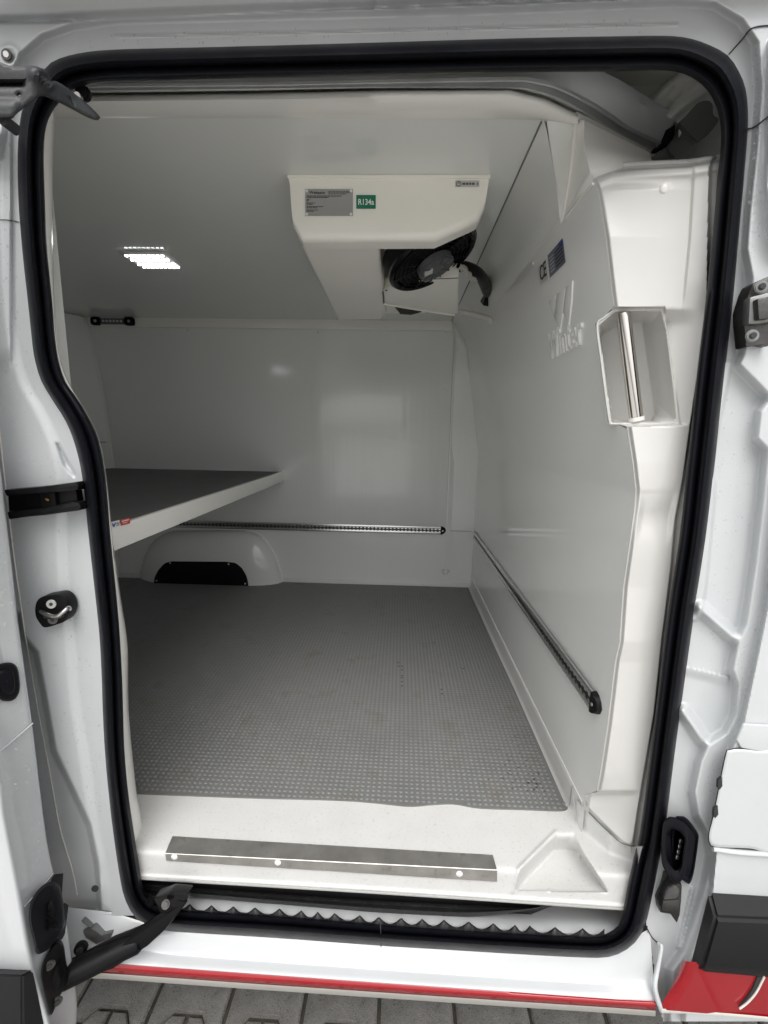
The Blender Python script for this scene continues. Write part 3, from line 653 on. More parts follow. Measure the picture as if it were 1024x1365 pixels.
prism('flap_step', [P(989, 963, -.062), P(1060, 967, -.062), P(1060, 1004, -.062), P(1020, 1001, -.062), P(986, 995, -.062), P(980, 985, -.062)], (0, -.006, 0), 'white_paint', van, .005, 3)
tube('panel_crease', [P(950, 1131, -.064), P(985, 1136, -.067), P(1050, 1140, -.067)], .006, 'white_paint', van, n=14)
# black bumper trim
bm = bmesh.new()
q = [P(*p) for p in [(945, 1190, -.062), (1060, 1197, -.062), (1060, 1229, -.102), (954, 1225, -.098), (936, 1290, -.098), (1060, 1300, -.102), (934, 1298, -.064), (920, 1290, -.062), (1060, 1309, -.066)]]
v_ = [bm.verts.new(p) for p in q]
for fidx in ((0, 1, 2, 3), (3, 2, 5, 4), (0, 3, 4, 7), (4, 5, 8, 6), (4, 6, 7)): bm.faces.new([v_[i] for i in fidx])
bmesh.ops.recalc_face_normals(bm, faces=bm.faces)
bmesh.ops.bevel(bm, geom=[e for e in bm.edges if len(e.link_faces) == 2], offset=.007, segments=4, affect='EDGES')
from_bm('bumper_trim', bm, 'trim_black', van, ang=60)
# red lower panel with arch line
rp_o = [(910, 1281), (903, 1301), (893, 1320), (882.5, 1338), (882, 1346)]
rp_b = [(882, 1346.5), (930, 1350), (980, 1353), (1060, 1361)]
n_ = 24
left_ = cr(rp_o, n_)
rails = []
for t in np.linspace(0, 1, 26):
    row = []
    for (x, y) in left_:
        k = (y-1281)/(1346-1281); x1 = 1060; y1 = 1292+k*(1361-1292)
        yy = y+(y1-y)*t; xx = x+(x1-x)*t
        dep = -.062-.010*math.sin(min(1, t*9)*math.pi/2)-.008*(1-k)*(1 if t > .05 else t/.05)
        row.append(P(xx, yy, dep))
    rails.append(row)
loft('lower_panel', rails, 'red_paint', van, ang=80)
loft('panel_flange', [prail([(882, 1344.5, -.066), (980, 1351.5, -.074), (1060, 1359, -.075)], 20), prail([(882, 1348.5, -.067), (980, 1355, -.075), (1060, 1363, -.076)], 20), prail([(882, 1351, .0), (980, 1358, .0), (1060, 1366, .0)], 20)], 'cream_edge', van)
prism('arch_slit', [P(*p) for p in [(1010, 1302, -.0815), (1018, 1303, -.0815), (1007, 1323, -.0805), (996, 1335, -.0795), (986, 1343, -.0785), (996, 1331, -.0795), (1004, 1318, -.0805)]], (0, .004, 0), 'gap_dark', van, 0)
tube('arch_edge', [P(1019, 1302, -.083), (P(1008, 1323, -.082)), P(997, 1336, -.081), P(986, 1344.5, -.080)], .0022, 'cream_edge', van, n=20, seg=8)

# ================================================================== inside lining
BS = -2.02                                           # rear end of the hold (left in the picture)
# back wall with trim strip and framed board
mesh('back_wall', [(-2.4, BACK, .55), (.52, BACK, .55), (.52, BACK, 2.5), (-2.4, BACK, 2.5)], [(0, 1, 2, 3)], 'liner_wall', van, False)
box('ceiling_trim', (-2.05, BACK-.016, 2.362), (.305, BACK-.001, 2.421), 'liner_cream', van, .006)
zb0, zb1 = P(500, 705, BACK).z, 2.352
xr = .318
tube('board_edge', [(xr+.004, BACK-.004, 2.36), (xr-.002, BACK-.004, 1.10)], .0016, 'sealant', van, n=12, smooth=False)
box('wall_board', (-2.05, BACK-.006, 1.085), (xr, BACK-.0012, 2.356), 'liner_wall', van, .002)
for (px, py) in ((595, 443), (594.5, 514), (596.5, 594), (593.5, 655), (424, 443), (250, 440)):
    M4 = frame_of(P(px, py, BACK-.006), (1, 0, 0), (0, -1, 0)); disc('board_screw', M4, .0055, .0015, 'sealant' if px < 500 else 'alu', van, 14)
# rub mark low on the wall
M4 = frame_of(P(594, 762, BACK-.002), (1, 0, 0), (0, -1, 0))
loft('wall_scuff', [[M4 @ Vector((r*.026*math.cos(t)*(1+.25*math.sin(5*t+1)), r*.022*math.sin(t)*(1+.2*math.sin(3*t)), .0006)) for t in np.linspace(0, 2*math.pi, 30, endpoint=False)] for r in (1, .75, .55)], 'sealant', van, closed=True)
PB_PTS = [(214, 790), (230, 789), (243, 792), (253, 796), (317, 807), (370, 813), (411, 818), (413, 817), (431, 795), (434, 794.5), (500, 803), (560, 810.5), (564, 813), (568, 836), (617, 843.5), (653, 847.5), (677, 846), (727, 839), (783, 831), (855, 826), (883, 820), (966, 810), (1032, 800), (1055, 795.5), (1059, 780), (1075, 778), (1112, 815), (1123, 828), (1129, 846), (1205, 850)]
b_py = np.array([p[0] for p in PB_PTS], float); b_px = np.array([p[1] for p in PB_PTS], float)
yb_s = np.arange(205., 1216., 3.0)
yb_v = np.array([PB(np.interp(py, b_py, b_px), py).y for py in yb_s])
yb_v = np.clip(yb_v, .045, .46)
low_ = yb_s > 1057; yb_v[low_] = np.interp(yb_s[low_], [1057, 1075, 1112, 1129, 1215], [.137, .130, .075, .048, .04])
# bulkhead (front end of the hold): upright below, leaning in above
ys = list(np.linspace(BACK+.01, .03, 24))
bz = np.array([PB(np.interp(py, b_py, b_px), py).z for py in yb_s]); bz = bz[yb_s < 1058]; yb2_ = yb_v[yb_s < 1058]; o_ = np.argsort(bz); bz, by = bz[o_], yb2_[o_]
zs = np.r_[.55, .65, .7, np.linspace(.74, 2.272, 150), 2.278]
brow = []
for z in zs:
    yf_ = float(np.interp(z, bz, by)) if z > .745 else .13
    brow.append([(bulk_x(z), y, z) for y in np.linspace(BACK+.01, yf_, 14)])
loft('bulkhead', brow, 'liner_bulkhead', van, ang=30)
def cy_(f): return np.linspace(BACK+.01, f, 20)
loft('cove_panel', [[(.400, y, 2.278) for y in cy_(.350)], [(.393, y, 2.290) for y in cy_(.342)], [(.312, y, 2.408) for y in cy_(.232)], [(.300, y, CEIL) for y in cy_(.222)]], 'ceiling', van, ang=50)
tube('cove_seam', [(.402, BACK, 2.277), (.402, .30, 2.277)], .0025, 'liner_cream', van, n=8, smooth=False)
tube('ceiling_seam', [(.300, BACK, 2.419), (.300, .23, 2.419)], .0022, 'patch_grey', van, n=8, smooth=False)
# chamfered corner strip
cs = [(621, 456), (634, 600), (630.5, 710), (627, 783)]
loft('corner_strip', [[(xr+.012, BACK-.003, z) for z in (2.36, 1.62, 1.08, .66)], [PB(px, py, .004)+Vector((0, -.0, 0)) for px, py in cs]], 'liner_wall', van, False)
tube('corner_seam', [PB(*p, .006) for p in cs], .003, 'liner_cream', van, n=16, smooth=False)
tube('corner_seam', [P(600, 707.5, BACK-.003), P(629, 708.5, BACK-.012)], .0012, 'patch_grey', van, n=6, smooth=False)
tube('corner_seam', [(.30, BACK-.02, 2.40), (.345, BACK-.02, 2.24)], .004, 'liner_cream', van, n=6, smooth=False)
# skirting rise along the bulkhead foot
sk = [(.5095, .744), (.5075, .736), (.506, .69), (.503, .676), (.494, .668)]
loft('floor_skirting', [[(.513, y, .748) for y in ys if y > .17]]+[[(x, y, z) for y in ys if y > .17] for x, z in sk], 'tray', van, ang=80)
tube('skirting_seam', [(.5115, BACK, .748), (.5115, .15, .748)], .0016, 'liner_cream', van, n=8, smooth=False)
loft('back_skirting', [[(x, BACK-.002, .70) for x in (-2.05, .5)], [(x, BACK-.012, .676) for x in (-2.05, .5)], [(x, BACK-.03, .668) for x in (-2.05, .5)]], 'tray', van)
# rear end of the hold: moulded side lining with rounded corner
rc = [(113, 424), (125, 465), (137, 520), (145, 570), (152, 622), (158, 700), (160, 775)]
ra_ = cr([P(x, y, BACK-.004) for x, y in rc], 30)
def shift(r, dx, dy, k=0): return [Vector(p)+Vector((dx-k*max(0, (p[2]-1.5))*.10, dy, 0)) for p in r]
loft('rear_lining', [ra_, shift(ra_, .004, -.012), shift(ra_, .004, -.05), shift(ra_, -.03, -.12), shift(ra_, -.07, -.5, .3), shift(ra_, -.08, -1.0, .5), shift(ra_, -.08, -1.95, .5)], 'liner_wall', van, ang=60)
tube('rear_seam', [Vector(p)+Vector((.006, -.012, 0)) for p in ra_[::3]], .004, 'liner_cream', van, n=30)
tube('rear_seam', [Vector(ra_[13])+Vector((.002, -.05, 0)), Vector(ra_[13])+Vector((-.07, -.45, .02))], .0025, 'patch_grey', van, n=8)
tube('rear_gasket', [(-2.08, 1.55, 2.40), (-2.07, 1.50, 2.2), (-2.03, 1.46, 2.0), (-1.99, 1.42, 1.75)], .025, 'rubber', van, n=20, seg=12)
mesh('rear_closure', [(-2.4, BACK, .5), (-2.4, .0, .5), (-2.4, .0, 2.6), (-2.4, BACK, 2.6)], [(0, 1, 2, 3)], 'liner_wall', van, False)
# ceiling with the moulded header
yc0 = .215
mesh('ceiling_panel', [(-2.4, yc0, CEIL), (.31, yc0, CEIL), (.31, BACK, CEIL), (-2.4, BACK, CEIL)], [(0, 1, 2, 3)], 'ceiling', van, False)
hx = np.r_[np.linspace(60, 680, 40), np.linspace(700, 771, 10)]
def hrail(pts, fun): q = np.array(pts, float); return [fun(x, np.interp(x, q[:, 0], q[:, 1])) for x in hx]
lip_t = [(60, 128), (117, 127), (340, 124), (520, 120), (680, 119), (727, 131), (771, 152)]
lip_b = [(60, 136), (117, 135), (340, 133), (520, 130), (680, 130), (727, 143), (771, 163)]
# lip and flat of the header: it hangs a little lower than the ceiling and meets it in a soft step
header = []
for x in hx:
    pass
lipA = [PZ(x, np.interp(x, [p[0] for p in lip_t], [p[1] for p in lip_t]), 2.432) for x in hx]
lipB = [PZ(x, np.interp(x, [p[0] for p in lip_t], [p[1] for p in lip_t])+2.5, 2.418) for x in hx]
lipC = [PZ(x, np.interp(x, [p[0] for p in lip_b], [p[1] for p in lip_b]), 2.409) for x in hx]
lipD = [PZ(x, np.interp(x, [60, 340, 680, 771], [150, 148, 149, 166]), 2.410) for x in hx]
lipE = [PZ(x, np.interp(x, [60, 340, 680, 735, 771], [158, 157, 159, 161, 168]), 2.4195) for x in hx]
loft('header_lining', [lipA, lipB, lipC, lipD, lipE], 'liner_cream', van, ang=80)
loft('header_back', [[p+Vector((0, -.004, .002)) for p in lipA], [p+Vector((0, -.03, .20)) for p in lipA]], 'liner_cream', van)
# roof skin above the track, closes the hold from the sky
mesh('roof_skin', [(-2.4, -.015, 2.60), (1.1, -.015, 2.60), (1.1, BACK, 2.60), (-2.4, BACK, 2.60)], [(0, 1, 2, 3)], 'primer', van, False)
mesh('roof_edge', [(-2.4, .055, 2.41), (1.1, .055, 2.41), (1.1, -.02, 2.60), (-2.4, -.02, 2.60)], [(0, 1, 2, 3)], 'white_paint', van, False)
mesh('front_closure', [(1.1, -.02, .3), (1.1, BACK, .3), (1.1, BACK, 2.6), (1.1, -.02, 2.6)], [(0, 1, 2, 3)], 'primer', van, False)
mesh('floor_base', [(-2.4, .10, .52), (1.1, .10, .52), (1.1, BACK, .52), (-2.4, BACK, .52)], [(0, 1, 2, 3)], 'primer', van, False)
mesh('side_closure', [(-2.4, .16, .5), (-.80, .16, .5), (-.80, .16, 2.6), (-2.4, .16, 2.6)], [(0, 1, 2, 3)], 'liner_wall', van, False)
# upper door track: steel rail that curves inward to the front
tu = [(90, 106), (117, 106.5), (340, 104.5), (507, 101.5), (680, 97), (716, 95), (750, 96), (784, 103), (822, 119), (857, 140), (898, 164)]
tm = [(90, 112), (117, 112), (340, 110), (507, 106.5), (680, 103), (710, 105), (742, 112), (784, 132), (816, 152), (842, 170), (886, 190)]
tl = [(90, 122), (117, 121), (340, 118), (507, 116), (680, 117), (712, 121), (745, 132), (780, 151), (808, 168), (834, 183), (872, 199)]
nT = 90
def trk(pts, z, dy=0): return [PZ(p[0], p[1]+dy, z) for p in cr(pts, nT)]
T1, T2, T3 = trk(tu, 2.462), trk(tm, 2.436), trk(tl, 2.430)
def mixr(a, b, t, dz=0): return [Vector(p)*(1-t)+Vector(q)*t+Vector((0, 0, dz)) for p, q in zip(a, b)]
dt = loft('door_track', [mixr(T1, T1, 0, .02), T1, mixr(T1, T2, .5, .0), mixr(T1, T2, .94, .0), T2], 'white_paint', van, ang=50)
loft('track_channel', [mixr(T2, T2, 0, .001), mixr(T2, T3, .06, -.004), mixr(T2, T3, .22, -.004), mixr(T2, T3, .28, .010), mixr(T2, T3, .80, .012), mixr(T2, T3, .84, -.002), mixr(T2, T3, 1.0, -.002), mixr(T3, T3, 1, .03)], 'track_steel', dt, ang=40)
prism('track_end', [PZ(*p) for p in [(878, 195, 2.428), (889, 188, 2.43), (897, 168, 2.45), (900, 166, 2.45), (899.5, 178, 2.44), (894, 192, 2.425), (885, 198, 2.42), (875, 199, 2.42)]], (-.01, .02, 0), 'plastic_black', dt, .003)
# body cavity behind the track's end
cav = [(735, 85), (915, 85), (980, 100), (985, 240), (760, 240), (735, 150)]
def cav_y(X, Y):
    y = .40+0*X; y -= .10*sm(poly_sd(X, Y, [(905, 92), (858, 138), (900, 170), (893, 240), (1000, 240), (1000, 80)])/6)
    y -= .025*sm(1-line_d(X, Y, [(892, 158), (912, 140), (960, 108)])/9); y += .02*sm(1-line_d(X, Y, [(885, 150), (930, 104)])/5)
    y += .012*sm(poly_sd(X, Y, [(898, 110), (930, 100), (900, 140), (880, 135)])/6)
    return y
hfield('roof_cavity', 735, 985, 84, 245, 2.5, cav_y, None, 'primer', van, ang=80)
pat = smooth_poly([(914, 155), (920, 148), (931, 137), (944, 134), (950, 140), (951, 153), (958, 160), (945, 178), (925, 195), (906, 212), (868, 213), (884, 200), (897, 184), (903, 166)], 70)
v, f = cdt_sheet(pat, [], [], lambda X, Y: cav_y(X, Y)-.045-.05*sm((Y-150)/60))
mesh('sealant_patch', v, f, 'patch_grey', van, True)

# ---- moulded pillar lining on the right, with its handle niche
ridge_px = [(200, 951), (226, 945), (400, 942), (480, 932), (567, 919), (640, 909), (693, 899), (760, 893), (855, 881), (950, 871), (1080, 849), (1140, 840), (1215, 830)]
inA = np.array(IN_POLY)
def pil_y(X, Y):
    bx = np.interp(Y, b_py, b_px)
    rx = np.interp(Y, [p[0] for p in ridge_px], [p[1] for p in ridge_px]); y0 = np.interp(Y, yb_s, yb_v)
    u = (X-bx)/(rx-bx); uu = np.clip(u, 0, 1)
    yfront = .050+0*X
    y = np.where(u < 0, y0+(bx-X)*.02, y0+(yfront-y0)*uu)
    y -= .012*sm((X-bx)/7)*(u >= 0)
    # soft bend in the face below the niche
    y += .012*np.exp(-((Y-690)/26)**2)*sm(u*4)*sm((1-u)*6)
    # return towards the seal, with a narrow ledge
    e = X-rx; y += np.where(e > 0, .016*sm(e/4)-.004*sm((e-6)/3), 0)
    # vertical soft fold in the upper part
    y -= .006*sm((X-np.interp(Y, [215, 320, 420], [923, 917, 907]))/5)*sm((430-Y)/60)*(e < 0)
    # rounded lip along the top
    top = np.interp(X, [790, 817, 850, 917, 954], [232, 222, 219, 216, 210]); y += .05*sm((top+11-Y)/10)**2; y -= .006*np.exp(-((Y-top-15)/5)**2)
    # niche
    fr = sm(poly_sd(X, Y, [(792, 431), (817, 409), (887, 408), (909, 567), (810, 570)])/3.5)*(u > -.001)
    y = y*(1-fr)+np.interp(X, [795, 905], [.135, .062])*fr
    niche = [(798, 434), (819.5, 415.5), (881, 414), (888, 440), (902, 558), (898, 562), (815.5, 563.5)]
    nfl = [(800, 447), (823, 432), (856, 431), (873, 552), (869, 560), (817, 561.5)]
    do = np.maximum(poly_sd(X, Y, niche), 0); df = np.maximum(-poly_sd(X, Y, nfl), 0)
    t = do/(do+df+1e-6); y += .085*np.where(do > 0, t, 0)
    return y
def pil_mask(X, Y):
    bx = np.interp(Y, b_py, b_px); top = np.interp(X, [785, 791, 817, 850, 917, 954, 965], [232, 229, 221, 218, 215, 209, 208])
    s = poly_sd(X, Y, IN_POLY)
    return (X > bx-5) & (Y > top) & (s > -9) & (Y < 1204)
prow = np.arange(209., 1206., 1.5)
rs_ = inA[(inA[:, 0] > 780) & (inA[:, 1] > 150) & (inA[:, 1] < 1240)]; rs_ = rs_[np.argsort(rs_[:, 1])]
prx = np.interp(prow, rs_[:, 1], rs_[:, 0])+8; plx = np.interp(prow, b_py, b_px)
topy = lambda X: np.interp(X, [785, 791, 817, 850, 917, 954, 970], [232, 229, 221, 218, 215, 209, 208])
us = np.linspace(0, 1, 150)
GX = plx[:, None]+(prx-plx)[:, None]*us[None]; GX = np.concatenate([plx[:, None]-5, plx[:, None]-2, GX], 1)
GY = np.repeat(prow[:, None], GX.shape[1], 1); GY = np.maximum(GY, topy(GX))
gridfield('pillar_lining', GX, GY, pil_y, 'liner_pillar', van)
rim_ = cr([(818.5, 413), (806, 423), (796.5, 434), (801.5, 480), (808, 530), (813, 563), (816, 565), (860, 565.5), (900, 564)], 120)
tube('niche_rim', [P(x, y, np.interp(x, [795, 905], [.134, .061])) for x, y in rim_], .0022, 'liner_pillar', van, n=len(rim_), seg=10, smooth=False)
# top shelf of the pillar lining and the wall above it
tp = [(791, 232), (817, 221.5), (850, 218), (917, 215), (954, 209.5), (964, 208)]
tpa = cr([(x, y+1.5) for x, y in tp], 30); tpy = pil_y(tpa[:, 0], tpa[:, 1])
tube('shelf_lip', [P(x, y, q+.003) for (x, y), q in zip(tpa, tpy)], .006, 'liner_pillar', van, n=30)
loft('pillar_shelf', [[P(x, y, q) for (x, y), q in zip(tpa, tpy)], [P(x, y-1.5, q+.006) for (x, y), q in zip(tpa, tpy)], [P(x, y-3, max(q+.02, .40)) for (x, y), q in zip(tpa, tpy)]], 'liner_cream', van, ang=70)
# upright corner of the lining between ceiling header, cove and pillar
def r4(*q): return cr([P(*p) for p in q], 16)
loft('cove_end', [r4((747, 299, .360), (743, 260, .324), (736, 210, .274), (728, 157, .228)), r4((749, 296, .352), (757, 255, .325), (763, 210, .290), (768, 160, .235))], 'ceiling', van, ang=80)
loft('lining_corner', [r4((749, 296, .352), (757, 255, .325), (763, 210, .290), (768, 160, .235)), r4((760, 282, .30), (768, 240, .27), (772, 205, .24), (774, 160, .21)), r4((791, 246, .165), (785, 222, .17), (779, 195, .18), (779, 160, .195)), r4((818, 234, .15), (812, 208, .17), (800, 188, .19), (792, 167, .20)), r4((868, 232, .20), (868, 216, .21), (868, 210, .23), (866, 203, .26))], 'liner_cream', van, ang=80)
tube('lining_seam', [P(749, 297, .349), P(757, 255, .322), P(763, 210, .287), P(767.5, 163, .232)], .004, 'liner_cream', van, n=20)
tube('header_lip', [PZ(768, 154, 2.424), PZ(790, 165, 2.424), PZ(815, 178, 2.424), PZ(842, 192, 2.424), PZ(870, 206, 2.424)], .0075, 'liner_cream', van, n=24)
tube('lining_seam', [PB(791, 245, .004), PB(772, 267, .004), PB(750, 296, .004)], .003, 'liner_cream', van, n=10)
for (px, py) in ((749.5, 230), (710.5, 351)):
    M4 = frame_of(PB(px, py, .0), (0, 1, 0), (-1, 0, -.16)); disc('plug_cap', M4, .006, .003, 'sticker_white', van, 14, .0012)
q_ = P(887.5, 251, float(pil_y(np.array([887.5]), np.array([251.]))[0])+.002)
bm = bmesh.new(); bmesh.ops.create_uvsphere(bm, u_segments=20, v_segments=12, radius=.0115, matrix=Matrix.Translation(q_) @ Matrix.Diagonal((1, .55, 1, 1))); from_bm('plug_cap', bm, 'liner_cream', van)

# ---- left jamb lining (thin pale strip inside the seal)
jl = [(120, 70), (160, 74), (205, 70), (300, 71), (407, 73), (448, 75), (480, 80), (508, 90), (530, 103), (552, 118), (586, 134), (640, 143), (720, 150.5), (800, 161.5), (856, 171), (905, 171), (940, 171), (1000, 176), (1072, 184), (1106, 193), (1172, 192)]
jp = np.linspace(120, 1172, 150); jx = np.interp(jp, [p[0] for p in jl], [p[1] for p in jl]); k = np.ones(7)/7; jx = np.convolve(np.pad(jx, 3, 'edge'), k, 'valid')
sx_ = []
for py, x in zip(jp, jx):
    d = [(abs(i[1]-py), i[0]) for i in IN_POLY if i[0] < 240]; sx_.append(min(d)[1])
sx_ = np.convolve(np.pad(np.array(sx_), 3, 'edge'), k, 'valid')
loft('jamb_lining', [[P(x-9, py, .03) for x, py in zip(sx_, jp)], [P(min(x+1, e-1), py, .042) for x, e, py in zip(sx_, jx, jp)], [P(e-1.2, py, .085) for e, py in zip(jx, jp)], [P(e, py, .10) for e, py in zip(jx, jp)], [P(e-.8, py, .108) for e, py in zip(jx, jp)], [P(e, py, .112)+Vector((-.09, .03, 0)) for e, py in zip(jx, jp)]], 'liner_cream', van, ang=70)

# ---- floor tray: flat entry strip, rounded nose, front face and the moulded notch on the right
lipl = ([176, 222, 662, 830], [1132.5, 1135, 1160, 1170])
def tray_y(X, Y):
    d = RT[None]*((X-CX)/F_PX)[:, None]-UP[None]*((Y-CY)/F_PX)[:, None]+FW[None]
    tt = (FLOOR-CAM[2])/d[:, 2]; yf = CAM[1]+d[:, 1]*tt
    face = .013+.0*X
    y = np.logaddexp(yf*220, face*220)/220
    # right-hand upstand of the tray, facing the opening
    up = np.interp(X, [752, 768, 782, 812, 846, 870], [.42, .17, .128, .075, .05, .04]); y = -np.logaddexp(-y*200, -up*200)/200
    o = [(686, 1187), (692, 1159), (741, 1110), (767, 1108), (775, 1130), (812, 1190)]; fl = [(690, 1187), (741, 1133), (767, 1134.5), (808, 1189)]
    do = np.maximum(poly_sd(X, Y, o), 0); df = np.maximum(-poly_sd(X, Y, fl), 0); inside = do > 0
    t = sm(np.where(inside, do/(do+df+1e-6), 0)); yb2 = np.interp(Y, [1110, 1134, 1190], [.17, .155, .02])
    y = np.where(inside, y*(1-t)+np.maximum(yb2, y)*t, y)
    rim = line_d(X, Y, [(684, 1189), (692, 1158), (741, 1109)]); y -= .004*sm(1-rim/5)
    y -= .004*np.exp(-((Y-np.interp(X, [190, 500, 830], [1172, 1190, 1212])+4)/2.5)**2)
    return y
def tray_mask(X, Y):
    return (Y > 1050) & (Y < np.interp(X, [170, 190, 500, 830, 850], [1169.5, 1171.5, 1190, 1212, 1213.5])) & (X > 172) & ((X < 700) | (poly_sd(X, Y, IN_POLY) > -7)) & ((X < 756) | (Y > np.interp(X, [756, 770, 778, 815, 829, 846, 862], [1064, 1066, 1075, 1111.5, 1123, 1128.5, 1130])))
hfield('floor_tray', 170, 862, 1044, 1214, 1.6, tray_y, tray_mask, 'tray', van, ang=75)
ft = [(170, 1169.5), (190, 1171.3), (500, 1190), (830, 1212), (836, 1212.5)]
loft('tray_edge', [prail([(x, y-2.2, .0135) for x, y in ft], 60), prail([(x, y-1.2, .006) for x, y in ft], 60), prail([(x, y+1.2, .006) for x, y in ft], 60), prail([(x, y+1.6, .016) for x, y in ft], 60), prail([(x, y+2, .08) for x, y in ft], 60)], 'tray', van, ang=70)
mesh('tray_floor', [(-2.2, .16, FLOOR-.004), (.52, .16, FLOOR-.004), (.52, BACK, FLOOR-.004), (-2.2, BACK, FLOOR-.004)], [(0, 1, 2, 3)], 'tray', van, False)
sm_pts = [(777, 1073), (790, 1087), (815, 1112), (829, 1123.5), (846, 1129)]
# thin seam where tray and pillar lining meet
tube('tray_seam', [P(x, y, min(float(pil_y(np.array([float(x)]), np.array([float(y)]))[0]), float(tray_y(np.array([float(x)]), np.array([float(y)]))[0]))-.002) for x, y in sm_pts], .0011, 'patch_grey', van, n=20, seg=6)

# ---- wheel arch in the back corner
AO = smooth_poly([(186, 800), (187, 765), (193, 742), (204, 722), (220, 711), (236, 707.5), (300, 706.5), (330, 708), (348, 715), (361, 729), (370, 748), (375, 766), (379, 782), (379, 800)], 120, False)
def arch_y(X, Y):
    s = poly_sd(X, Y, AO+[(379, 860), (186, 860)]); w_ = np.interp(X, [186, 250, 320, 380], [30, 34, 52, 54])
    s2 = np.clip(s/w_, 0, 1); prof_ = np.sqrt(np.clip(1-(1-s2)**2, 0, 1))
    return BACK+.006-.125*prof_*(s > 0)+np.where(s <= 0, .01, 0)
hfield('wheel_arch', 180, 386, 700, 800, 2.0, arch_y, lambda X, Y: poly_sd(X, Y, AO+[(379, 860), (186, 860)]) > -4, 'liner_gloss', van, ang=80)
KP = [(205, 779), (206, 770), (211, 760), (219, 751), (228, 748.5), (300, 749), (314, 750.5), (322, 757), (328, 767), (330, 774), (331, 781)]
ya_ = BACK+.006-.125
kp = prism('kick_plate', [P(x, y, ya_-.005) for x, y in lin(KP, 40)], (0, .008, 0), 'plastic_black', van, .001)
for (px, py) in ((227, 750.5), (305, 752), (209, 774), (327, 778)):
    disc('plate_screw', frame_of(P(px, py, ya_-.006), (1, 0, 0), (0, -1, 0)), .0052, .002, 'rivet', kp, 14)

# ---- markings pressed into / stuck on the bulkhead
def bulk_frame(px, py, off=.002):
    p = PB(px, py, off); n = Vector((-1, 0, -.112/.68)) if p.z > 1.6 else Vector((-1, 0, 0))
    return frame_of(p, (0, -1, 0), n)
Mw = bulk_frame(734, 479, .0005)
pw = (PB(780, 463)-PB(734, 479)).length
text('raised_lettering', 'Winter', Mw, .108, 'liner_bulkhead', van, .0060, fit=pw, bold=.008)
# raised double chevron above the lettering
def bpt(px, py, off): return PB(px, py, off)
for poly in ([(731, 402), (741, 393), (741.5, 420), (738, 421)], [(738.5, 422), (742, 392), (753, 384), (750, 416), (746, 441)], [(754, 383), (763, 374), (761, 405), (757.5, 434), (750, 416)]):
    prism('raised_emblem', [bpt(x, y, .0035) for x, y in poly], (.006, 0, 0), 'liner_bulkhead', van, .001)
def sticker(name, pts, m, off=.0012):
    return mesh(name, [PB(x, y, off) for x, y in pts], [tuple(range(len(pts)))], m, van, False)
s1 = sticker('type_sticker', [(730.2, 340.5), (749.8, 317.5), (754, 349.5), (733.2, 370.5)], 'sticker_slate')
s2 = sticker('approval_sticker', [(717.5, 357.5), (727.5, 347.5), (730.3, 371), (720.5, 380.5)], 'sticker_silver')
sticker('sticker_border', [(727.5, 343), (729.3, 341), (732.3, 372), (730.6, 374)], 'sticker_white', .0014)
sticker('sticker_corner', [(744, 325), (749.8, 317.5), (750.6, 325), (745.5, 331)], 'sticker_blue', .002)
for k in range(5):
    t0 = .18+.15*k
    def q(u, v): 
        a = Vector((730.2, 340.5, 0)).lerp(Vector((749.8, 317.5, 0)), u); b = Vector((733.2, 370.5, 0)).lerp(Vector((754, 349.5, 0)), u); return a.lerp(b, v)
    pts_ = [q(.42, t0), q(.93, t0), q(.93, t0+.06), q(.42, t0+.06)]; sticker('sticker_line', [(p.x, p.y) for p in pts_], 'ink', .002)
    pts_ = [q(.08, t0), q(.34, t0), q(.34, t0+.05), q(.08, t0+.05)]; sticker('sticker_line', [(p.x, p.y) for p in pts_], 'sticker_silver', .002)
text('approval_mark', 'C\u20ac' if False else 'CE', bulk_frame(720.2, 375.5, .0018), .058, 'ink', van, .0003, fit=(PB(728.6, 368)-PB(720.2, 375.5)).length, bold=.008)

# ================================================================== things fixed in or standing on the hold
# ---- studded rubber floor mat
mt = thing('rubber_mat', 'grey studded rubber mat covering the floor of the cargo hold', 'floor mat', (-.6, 1.1, FLOOR))
fe = cr([PZ(x, y, FLOOR+.003) for x, y in ((176, 1057.5), (240, 1060), (340, 1063.5), (450, 1066.5), (500, 1070), (545, 1074.5), (575, 1072.5), (605, 1071.5), (640, 1077), (700, 1079), (745, 1080.5), (757, 1077), (752, 1066))], 120)
fe = [Vector(p) for p in fe]
right = [PZ(x, y, FLOOR+.003) for x, y in ((735, 1027), (700, 950), (660, 864), (630, 798), (624, 783))]
bk = [PZ(x, y, FLOOR+.003) for x, y in ((560, 781), (500, 779.5), (440, 778), (400, 773.5), (340, 774))]
bk += [Vector((-2.0, BACK-.03, FLOOR+.003)), Vector((-2.0, .18, FLOOR+.003))]
outl = fe+right+bk
prism('mat_sheet', [Vector((p.x, p.y, FLOOR+.0045)) for p in outl], (0, 0, -.0045), 'mat_grey', mt, 0)
PIT, SR, SH = .0163, .0056, .0016
o2 = np.array([(p.x, p.y) for p in outl]); gx, gy = np.meshgrid(np.arange(-1.95, .53, PIT), np.arange(.16, 2.1, PIT)); gx = gx+.004*np.sin(gy*2)+gy*.004
gx, gy = gx.ravel(), gy.ravel(); kk = poly_sd(gx, gy, [tuple(p) for p in o2]) > .006; gx, gy = gx[kk], gy[kk]
